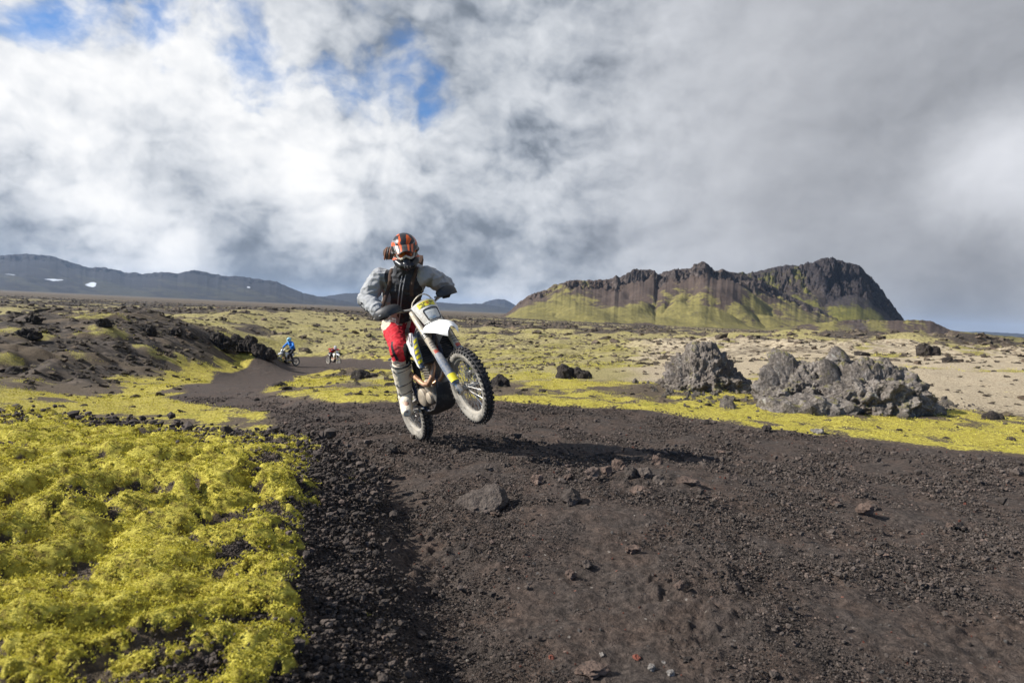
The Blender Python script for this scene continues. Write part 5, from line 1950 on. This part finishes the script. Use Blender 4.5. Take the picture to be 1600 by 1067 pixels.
    for s in 'RL':
        hp, kn, an = J['hip' + s], J['knee' + s], J['ank' + s]
        t.tube([lerp(hp, pel, .4), hp, lerp(hp, kn, .4), lerp(hp, kn, .8), kn], [.105, .112, .098, .086, .082], 16)
        t.ball(kn, .083)
        t.tube([kn, lerp(kn, an, .25), lerp(kn, an, .5)], [.082, .076, .070], 16)

    def z_red(co):
        z = np.zeros(len(co))
        for s in 'RL':
            hp, kn, an = (np.array(J[q + s]) for q in ('hip', 'knee', 'ank'))
            d = kn - hp
            tt = ((co - hp) @ d) / (d @ d)
            d2 = an - kn
            t2 = ((co - kn) @ d2) / (d2 @ d2)
            dd = np.linalg.norm(co - hp - np.clip(tt, 0, 1)[:, None] * d, axis=1)
            wob = .05 * np.sin(co[:, 0] * 60)
            e = np.minimum((tt - .30 - wob) * .45, (.19 + .4 * wob - t2) * .45)
            z = np.maximum(z, np.where(dd < .14, np.clip(.5 + e / .012, 0, 1), 0))
        return z

    def z_blk(co):
        z = np.zeros(len(co))
        for s in 'RL':
            kn = np.array(J['knee' + s])
            rel = co - kn
            lt = rel @ np.array(lat)
            sg = 1 if s == 'R' else -1
            e = np.minimum(.015 - np.abs(lt + .035 * sg + .35 * rel[:, 2]), np.minimum(.07 - rel[:, 2], rel[:, 2] + .10))
            inn = np.minimum(lt * sg - .060, np.minimum(rel[:, 2] + .3, .18 - rel[:, 2]))
            near = np.linalg.norm(rel, axis=1) < .26
            far_side = np.abs(lt) < .13
            z = np.maximum(z, np.where(near & far_side, np.clip(.5 + np.maximum(e, inn) / .010, 0, 1), 0))
        return z
    voxel(t, 'trousers', vs, style['trousers'], root, 3, folds(.010, 12, 9, (1, 1, 1.6)) if hero else None, z_red, z_blk if hero else (lambda c: np.zeros(len(c))))

    # boots
    for s in 'RL':
        kn, an, to = J['knee' + s], J['ank' + s], J['toe' + s]
        bt = Part()
        fd = (to - an).normalized()
        sh_d = (an - kn).normalized()
        side = sh_d.cross(fd).normalized()
        fr = fd.copy()
        top = lerp(kn, an, .30)
        bt.tube([top, lerp(kn, an, .45), lerp(kn, an, .7), lerp(kn, an, .92), an + sh_d * .02], [.092, .094, .082, .070, .066] if hero else [.074, .076, .064, .056, .056], 16)
        heel = an - fd * .045 + sh_d * .055
        bt.tube([heel, an + sh_d * .045 + fd * .02, lerp(an, to, .5) + sh_d * .035, lerp(an, to, .85) + sh_d * .02, to + sh_d * .008], [.052, .064, .060, .054, .036], 14)
        bt.ball(an + sh_d * .015 + fd * .012, .072)
        bt.ball(lerp(an, to, .4) + sh_d * .01, .056)
        bo = voxel(bt, 'boot', .008 if hero else .02, style['boot'], root, 2, folds(.002, 30, 4) if hero else None, lambda c: np.zeros(len(c)), lambda c: np.zeros(len(c)))
        if hero:
            # shin plate, straps with buckles, sole
            sp = Part()
            ktop, kbot = lerp(kn, an, .34), lerp(kn, an, .84)
            rg = []
            ff = (fr - sh_d * fr.dot(sh_d)).normalized()
            for q in np.linspace(0, 1, 7):
                c_ = ktop.lerp(kbot, q)
                w = .098 - .022 * q
                rg.append([tuple(c_ + ff * (w * math.cos(a)) + side * (w * math.sin(a))) for a in np.linspace(-.95, .95, 9)] +
                          [tuple(c_ + ff * ((w - .006) * math.cos(a)) + side * ((w - .006) * math.sin(a))) for a in np.linspace(.95, -.95, 9)])
            sp.loft(rg)
            sp.done('shin_plate', style['boot'], bo)
            for q in (.40, .72, .92):
                st = Part()
                c_ = lerp(kn, an, q)
                w = (.092, .090, .079, .068)[(.40, .56, .72, .92).index(q)]
                tl = .012
                st.tube([tuple(c_ + ff * (w * math.cos(a)) + side * (w * math.sin(a)) + sh_d * (tl * math.sin(a * 2))) for a in np.linspace(0, 2 * math.pi, 24, endpoint=False)], .0062, 6, closed=True, flat=1.0)
                so2 = st.done('strap', MB['black'], bo)
                bk = Part()
                sd = -1 if s == 'R' else 1
                outer = side if side.dot(lat) * sd > 0 else -side
                bk.box(tuple(c_ + (outer * .8 + ff * .6).normalized() * (w + .004)), (.018, .018, .030), None, .004)
                bk.done('buckle', style['boot'], so2)
            cuff = Part()
            cuff.tube([tuple(lerp(kn, an, .31) + ff * (.094 * math.cos(a)) + side * (.094 * math.sin(a))) for a in np.linspace(0, 2 * math.pi, 24, endpoint=False)], .010, 6, closed=True)
            cuff.done('cuff', MB['black'], bo)
            so_ = Part()
            dn = sh_d - fd * sh_d.dot(fd)
            dn.normalize()
            pts = [heel + dn * .045, lerp(an, to, .3) + dn * .082, lerp(an, to, .7) + dn * .07, to + dn * .040]
            so_.tube(pts, [.034, .044, .046, .026], 10, flat=.30)
            so_.done('sole', MB['black'], bo)

    # gloves closed round the grips
    for s in 'RL':
        ha = J['hand' + s]
        g = Part()
        ga = J['grip' + s].normalized()                       # along the bar, outwards
        arm = (J['el' + s] - ha).normalized()
        back = (arm - ga * arm.dot(ga)).normalized()          # from the grip towards the forearm
        nrm = ga.cross(back)
        if nrm.z < 0:
            nrm = -nrm
        # palm on top and behind the bar
        pc = ha + nrm * .026 + back * .016
        for k in range(5):
            o_ = (k - 2) * .019
            g.tube([pc + ga * o_ + back * .030, pc + ga * o_ * 1.1, pc + ga * o_ * 1.12 - back * .022 - nrm * .004], [.019, .019, .016], 8)
        wr = lerp(J['el' + s], ha, .78)
        g.tube([wr, lerp(wr, pc, .55), pc + back * .012], [.036, .032, .030], 12)
        for k, L in enumerate((.86, 1.0, .95, .78)):
            o_ = (k - 1.5) * .0215
            c0 = ha + ga * o_
            r_ = .0100
            R0 = .0285
            pts = []
            for a in np.linspace(.35 * math.pi, (.35 + 1.05 * L) * math.pi + .2, 7):
                # from on top, forward and down, then back under
                pts.append(c0 + nrm * (R0 * math.sin(a) * 1.0) - back * (-R0 * math.cos(a)) * 1.0)
            g.tube(pts, [r_ * 1.15, r_ * 1.1, r_ * 1.05, r_, r_, r_ * .95, r_ * .8], 8)
        th = ha - ga * .048
        g.tube([pc - ga * .035 + back * .015, th + nrm * .006 + back * .026, th - nrm * .018 + back * .016, th - nrm * .028 - back * .006], [.016, .0125, .0115, .009], 8)
        voxel(g, 'glove', .0055 if hero else .014, style['glove'], root, 1)

    # helmet, peak, goggles
    hd = J['head'] - look * .012
    HR = Matrix((hl, look, hu)).transposed()                  # columns: side, front, up

    def hp_(x, y, z):
        return hd + HR @ Vector((x, y, z))
    h = Part()
    bmesh.ops.create_icosphere(h.bm, subdivisions=4, radius=1, matrix=Matrix.Translation(hp_(0, -.005, .030)) @ HR.to_4x4() @ Matrix.Diagonal((.124, .150, .132, 1)))
    bmesh.ops.create_icosphere(h.bm, subdivisions=3, radius=1, matrix=Matrix.Translation(hp_(0, .0, -.035)) @ HR.to_4x4() @ Matrix.Diagonal((.108, .125, .115, 1)))
    # chin bar
    h.tube([hp_(-.088, .01, -.065), hp_(-.078, .085, -.088), hp_(-.044, .140, -.108), hp_(0, .162, -.114), hp_(.044, .140, -.108), hp_(.078, .085, -.088), hp_(.088, .01, -.065)], [.040, .037, .034, .033, .034, .037, .040], 12)
    h.tube([hp_(0, .13, -.055), hp_(0, .164, -.105), hp_(0, .130, -.150)], [.030, .032, .02], 10)

    def z_or(co):
        q = (co - np.array(hd)) @ np.array(HR)
        a = np.arctan2(q[:, 0], q[:, 2] + .02)
        s_ = q[:, 1]
        w = np.sin(np.abs(a) * 10.5 - s_ * 17 + 1.1 * np.sin(s_ * 45 + a * 3) + .6) + .35 * np.sin(np.abs(a) * 23 + s_ * 40)
        side = (q[:, 2] < -.02) & (np.abs(q[:, 2] + .070 - .35 * (q[:, 1])) < .012) & (np.abs(q[:, 0]) > .05)
        return np.maximum(np.clip(.5 + (w - .12) / .25, 0, 1) * (np.abs(a) > .17) * (q[:, 2] > -.03), side.astype(float))

    def z_gr(co):
        q = (co - np.array(hd)) @ np.array(HR)
        a = np.arctan2(q[:, 0], q[:, 2] + .02)
        w = np.sin(np.abs(a) * 10.5 - q[:, 1] * 17 + 1.1 * np.sin(q[:, 1] * 45 + a * 3) + 1.9)
        return np.clip(.5 + (w - .86) / .2, 0, 1) * (q[:, 2] > -.05) * (np.abs(a) > .5)
    ho = voxel(h, 'helmet', .0065 if hero else .016, style['helmet'], root, 2, None, z_or if hero else (lambda c: np.zeros(len(c))), z_gr if hero else (lambda c: np.zeros(len(c))))
    # eye port
    ep = Part()
    rg = []
    for v_ in np.linspace(-1, 1, 6):
        row = [hp_(.102 * math.sin(a * 1.12), .017 + .128 * math.cos(a * 1.12) ** .8, .002 + .046 * v_ * (1 - .12 * a * a)) for a in np.linspace(-1.1, 1.1, 15)]
        rg.append([tuple(p) for p in row] + [tuple(p - look * .03) for p in row[::-1]])
    ep.loft(rg)
    epo = ep.done('eye_port', MB['black'], ho)
    pk = Part()
    rg = []
    for q in np.linspace(0, 1, 8):
        y = .085 + .125 * q
        hw = .100 - .030 * q ** 2
        z = .112 - .072 * q - .004 * math.sin(q * 3)
        row = [hp_(hw * t_, y - .020 * t_ * t_, z - .034 * abs(t_) ** 2) for t_ in np.linspace(-1, 1, 13)]
        rg.append([tuple(p) for p in row] + [tuple(p - hu * .006) for p in row[::-1]])
    pk.loft(rg)
    pko = pk.done('peak', style['helmet'] if not hero else [style['helmet'], MB['black'], M_ORANGE], ho)
    if hero:
        for x0, x1 in ((-.085, -.060), (-.050, -.026), (.026, .050), (.060, .085)):
            st = Part()
            rg = []
            for q in np.linspace(.05, .95, 7):
                y = .085 + .125 * q
                hw = .100 - .030 * q ** 2
                z = .112 - .072 * q - .004 * math.sin(q * 3)
                k = 1 - .45 * q
                row = []
                for xx in np.linspace(x0, x1, 4):
                    xc = (x0 + x1) / 2
                    X = (xx - xc) * k + xc * (1 - .15 * q)
                    t_ = X / hw
                    row.append(hp_(X, y - .020 * t_ * t_, z - .034 * t_ * t_ + .0015))
                rg.append([tuple(p) for p in row] + [tuple(p - hu * .004) for p in row[::-1]])
            st.loft(rg)
            st.done('orange_stripe', M_ORANGE, pko)
        for p_ in pko.data.polygons:
            p_.material_index = 1
        # goggles
        gl = Part()

        def gp(a, v_, o=0.0):
            return hp_((.088 + o) * math.sin(a), .034 + (.122 + o) * math.cos(a) ** .85, -.002 + v_)
        loop = [gp(a, .034, .006) for a in np.linspace(-.82, .82, 9)] + [gp(.93, .012, .006), gp(.93, -.012, .006), gp(.78, -.034, .006), gp(.50, -.042, .006), gp(.22, -.028, .008), gp(0, -.012, .012), gp(-.22, -.028, .008), gp(-.50, -.042, .006), gp(-.78, -.034, .006), gp(-.93, -.012, .006), gp(-.93, .012, .006)]
        gl.tube(loop, [.0065] * 9 + [.0075] * 2 + [.011] * 7 + [.0075] * 2, 8, closed=True)
        go = gl.done('goggles', MB['plate'], ho, label='white goggle frame with reddish lens')
        ln = Part()
        rg = []
        for v_ in np.linspace(-1, 1, 5):
            row = [gp(a, .034 * v_ if v_ > 0 else v_ * (.036 - .022 * math.exp(-(a / .22) ** 2)), .002) for a in np.linspace(-.9, .9, 15)]
            rg.append([tuple(p) for p in row] + [tuple(p - look * .008) for p in row[::-1]])
        ln.loft(rg)
        ln.done('lens', M_LENS, go)
        sb = Part()
        rg = []
        for sgn in (-1, 1):
            sb = Part()
            row = [hp_(sgn * .102, .080, .0), hp_(sgn * .119, .03, .002), hp_(sgn * .121, -.02, .004), hp_(sgn * .108, -.08, .006)]
            sb.tube(row, .012, 8, flat=.8)
            sb.done('goggle_strap', MB['black'], go)
        vt = Part()
        for k in (-1, 0, 1):
            vt.box(tuple(hp_(.024 * k, .192 - .010 * abs(k), -.110)), (.011, .010, .022), HR, .003)
        vt.done('chin_vent', MB['grey'], ho)
    return root, dict(lat=lat, up=up, fwd=fwd, J=J, jacket=jo)


M_SKIN = simple('skin', (.45, .28, .20), .6)
M_ORANGE = simple('orange_paint', (.62, .10, .015), .35, coat=.3)
M_LENS = simple('goggle_lens', (.22, .035, .015), .1, .4, coat=.5)
M_JACKET = cloth_mat('grey_jacket', (.31, .315, .32), (.028, .029, .033), (.13, .125, .085), .7, .14, (.22, .21, .19), .6)
M_TROUSER = cloth_mat('riding_trousers', (.52, .43, .34), (.46, .014, .026), (.025, .022, .024), .8, .3, (.30, .19, .14), .6)
M_BOOT = cloth_mat('dusty_white_boot', (.72, .64, .50), None, None, .6, .55, (.42, .33, .23), .35)
M_GLOVE = cloth_mat('black_glove', (.016, .016, .018), None, None, .75, .2, (.06, .05, .045), .4)
M_HELMET = cloth_mat('black_and_orange_helmet', (.022, .022, .025), (.60, .095, .014), (.20, .19, .19), .30, .15, (.20, .12, .08), .05)

HG = fork_pt(.975, 0, -.02)
_BT = Matrix.Translation((0, BAR_Y, 0)) @ Matrix.Translation(HG) @ Matrix.Rotation(BAR_T, 4, 'X') @ Matrix.Translation(-HG)
_gR = BM @ (_BT @ Vector((HG.x - .125, -.335, HG.z + .045)))
_gL = BM @ (_BT @ Vector((HG.x - .125, .335, HG.z + .045)))
_axR = (BM.to_3x3() @ Vector((-.045, -.117, 0))).normalized()
_axL = (BM.to_3x3() @ Vector((-.045, .117, 0))).normalized()
_pR, _pL = BM @ Vector((.49, -.20, .385)), BM @ Vector((.49, .20, .385))
JH = dict(hipR=at(613, 509, 6.88), hipL=at(637, 505, 6.95), kneeR=at(623, 546, 6.44), kneeL=BM @ Vector((.72, .20, .92)),
          ankR=at(633, 616, 6.64), ankL=_pL + Vector((.03, .12, .13)), toeR=at(636, 645, 6.45), toeL=_pL + Vector((.02, -.12, .03)),
          waist=at(625, 480, 6.76), chest=at(632, 441, 6.52), neck=at(634, 415, 6.40), head=at(633, 392, 6.27), hem=at(623, 494, 6.80),
          shR=at(593, 433, 6.47), shL=at(665, 429, 6.40), elR=at(573, 467, 6.50), elL=at(695, 446, 6.66), handR=_gR, handL=_gL,
          gripR=_axR, gripL=_axL, fwd=(.1, -1, -.1), look=(.20, -1, -.30))
RIDER, RK = make_person(JH, 'person in grey jacket, red trousers and orange black helmet standing on the rearing motorcycle',
                        dict(jacket=M_JACKET, trousers=M_TROUSER, boot=M_BOOT, glove=M_GLOVE, helmet=M_HELMET), True, 'riders on the track')


def hero_extras():
    J, lat, up, fwd, jo = RK['J'], RK['lat'], RK['up'], RK['fwd'], RK['jacket']
    from mathutils.bvhtree import BVHTree
    me = jo.data
    bvh = BVHTree.FromPolygons([v.co.copy() for v in me.vertices], [tuple(p.vertices) for p in me.polygons])

    def drape(p, d, off):
        """lay a point onto the jacket, coming from outside along -d"""
        d = d.normalized()
        hit = bvh.ray_cast(p + d * .5, -d)
        return (hit[0] + d * off) if hit[0] is not None else p
    zm = simple('pale_zip', (.26, .26, .27), .6)
    for o_ in (-.020, .012):
        z = Part()
        a = [drape(lerp(J['neck'] - up * .03, J['hem'], t_) + lat * (.012 + o_), fwd, .002) for t_ in np.linspace(0, 1, 16)]
        z.tube(a, .0060, 6)
        z.done('zip', zm, jo)
    # dark print down the right sleeve
    for k in range(5):
        q = Part()
        c = lerp(J['elR'], J['shR'], .30 - .17 * k) if k < 2 else lerp(J['elR'], J['handR'], .14 * (k - 1.4))
        c = c + (fwd * .75 - lat * .35) * .001
        dd = (fwd - lat * .25).normalized()
        c0 = drape(c, dd, .0015)
        q.box(tuple(c0), (.030 - .006 * (k % 2), .004, .016), Matrix.Rotation(.5, 3, 'Y'))
        q.done('sleeve_print', MB['dark'], jo, smooth=False)
    # backpack behind the shoulders, with rolled top
    bp = empty('backpack', 'brown backpack with a rolled top worn by the rider in grey', 'backpack')
    pk = Part()
    c = J['chest'] - fwd * .20 - up * .05
    M3 = Matrix((lat, fwd, up)).transposed()
    pk.box(tuple(c), (.27, .15, .38), M3, .05)
    pk.done('bag', MB_PACK, bp)
    rl = Part()
    r0 = V3(at(607, 396, 6.62))
    rl.tube([r0 - lat * .040, r0 - lat * .015, r0 + lat * .16], [.040, .060, .060], 14)
    rl.done('roll', MB_PACK, bp)
    for k in range(4):
        q = Part()
        cc = r0 - lat * (.026 - .022 * k)
        q.tube([tuple(cc + fwd * (.061 * math.cos(a_)) + up * (.061 * math.sin(a_))) for a_ in np.linspace(0, 2 * math.pi, 20, endpoint=False)], .006, 6, closed=True)
        q.done('roll_strap', MB['black'] if k % 2 else M_STRAP, bp)
    for sgn, s in ((-1, 'R'), (1, 'L')):
        st = Part()
        base = lerp(J['neck'], J['sh' + s], .54)
        pts = []
        for q in np.linspace(0, 1, 14):
            if q < .35:        # over the shoulder
                th = (q / .35) * math.pi * .5
                d_ = up * math.cos(th) + fwd * (math.sin(th)) - fwd * .55 * (1 - q / .35)
                pts.append(drape(base - up * .02, d_, .006))
            else:
                w_ = (q - .35) / .65
                pts.append(drape(base - up * (.02 + .19 * w_) + lat * sgn * (-.012 + .02 * w_ ** 2), fwd, .006))
        st.tube(pts, .019, 8, flat=.40)
        st.done('shoulder_strap', MB_PACK, bp)
    # dark lettering down the right sleeve
    return bp


MB_PACK = cloth_mat('brown_pack_cloth', (.075, .045, .032), None, None, .85, .3, (.16, .12, .09), .4)
M_STRAP = simple('rust_strap', (.25, .10, .05), .7)
hero_extras()

# -------------------------------- two riders further down the track
def far_rider(u, v, d, yaw, roll, jac, helm, label_p, label_b, crouch=0.0, white=True, sit=False):
    P = ground_at(u, v)
    b = make_bike(label_b, 'dirt bikes ridden along the track', hero=False)
    z = full_ground(P[0], P[1])
    M = pose(b, P[0], P[1], z + .325, yaw, 0.0, roll)
    h = crouch
    J = dict(hipR=(.22, -.10, 1.18 - .20 * h), hipL=(.22, .10, 1.18 - .20 * h), kneeR=(.62, -.20, .90), kneeL=(.62, .20, .90), ankR=(.44, -.20, .47), ankL=(.44, .20, .47), toeR=(.62, -.21, .41), toeL=(.62, .21, .41),
             waist=(.30, 0, 1.34 - .26 * h), chest=(.44 + .14 * h, 0, 1.58 - .34 * h), neck=(.52 + .18 * h, 0, 1.72 - .38 * h), head=(.59 + .22 * h, 0, 1.86 - .40 * h),
             shR=(.47 + .16 * h, -.21, 1.66 - .36 * h), shL=(.47 + .16 * h, .21, 1.66 - .36 * h), elR=(.58, -.44, 1.44 - .14 * h), elL=(.58, .44, 1.44 - .14 * h),
             handR=(HG.x - .125, -.335, HG.z + .045), handL=(HG.x - .125, .335, HG.z + .045), gripR=(-.045, -.117, 0), gripL=(-.045, .117, 0), fwd=(1, 0, 0), look=(1, -.25, -.1))
    p, _ = make_person(J, label_p, dict(jacket=jac, trousers=M_FARTR, boot=M_FARBOOT, glove=M_GLOVE, helmet=helm), False, 'riders on the track')
    p.matrix_world = M
    return b, p
M_BLUEJ = cloth_mat('blue_jacket', (.015, .19, .62), None, None, .6, .1)
M_REDJ = cloth_mat('red_jacket', (.42, .035, .040), None, None, .7, .15)
M_FARTR = cloth_mat('black_trousers', (.025, .025, .030), None, None, .8, .1)
M_FARBOOT = cloth_mat('dark_boots', (.05, .045, .045), None, None, .6, .2)
M_HELMB = cloth_mat('pale_blue_helmet', (.30, .55, .66), None, None, .3, .1, fold=.05)
M_HELMG = cloth_mat('grey_helmet', (.40, .38, .40), None, None, .3, .1, fold=.05)
far_rider(462, 573, 47, rad(-122), rad(3), M_BLUEJ, M_HELMB, 'person in bright blue jacket and pale blue helmet standing on a dirt bike', 'white dirt bike ridden by the person in blue at the bend', 0.0)
far_rider(513, 571.5, 58, rad(-42), rad(-4), M_REDJ, M_HELMG, 'crouching person in red jacket and grey helmet on the farthest dirt bike', 'farthest white dirt bike, ridden by the person in red', 1.0)

# ------------------------------------------------------------------ thin air between here and the far ranges
hz = Part()
hz.box((-1000, 3500, 180), (38000, 42000, 430))
hm = bpy.data.materials.new('air_haze')
hm.use_nodes = True
hm.node_tree.nodes.clear()
HT = NT(hm.node_tree)
pv = HT.new('ShaderNodeVolumePrincipled')
pv.inputs['Color'].default_value = (.52, .70, 1.0, 1)
pv.inputs['Density'].default_value = 2.7e-5
pv.inputs['Anisotropy'].default_value = .2
HT.put(HT.new('ShaderNodeOutputMaterial').inputs['Volume'], pv.outputs[0])
hzo = hz.done('haze', hm, smooth=False)
hzo['kind'] = 'stuff'
hzo['label'] = 'thin blue haze lying over the whole plain'
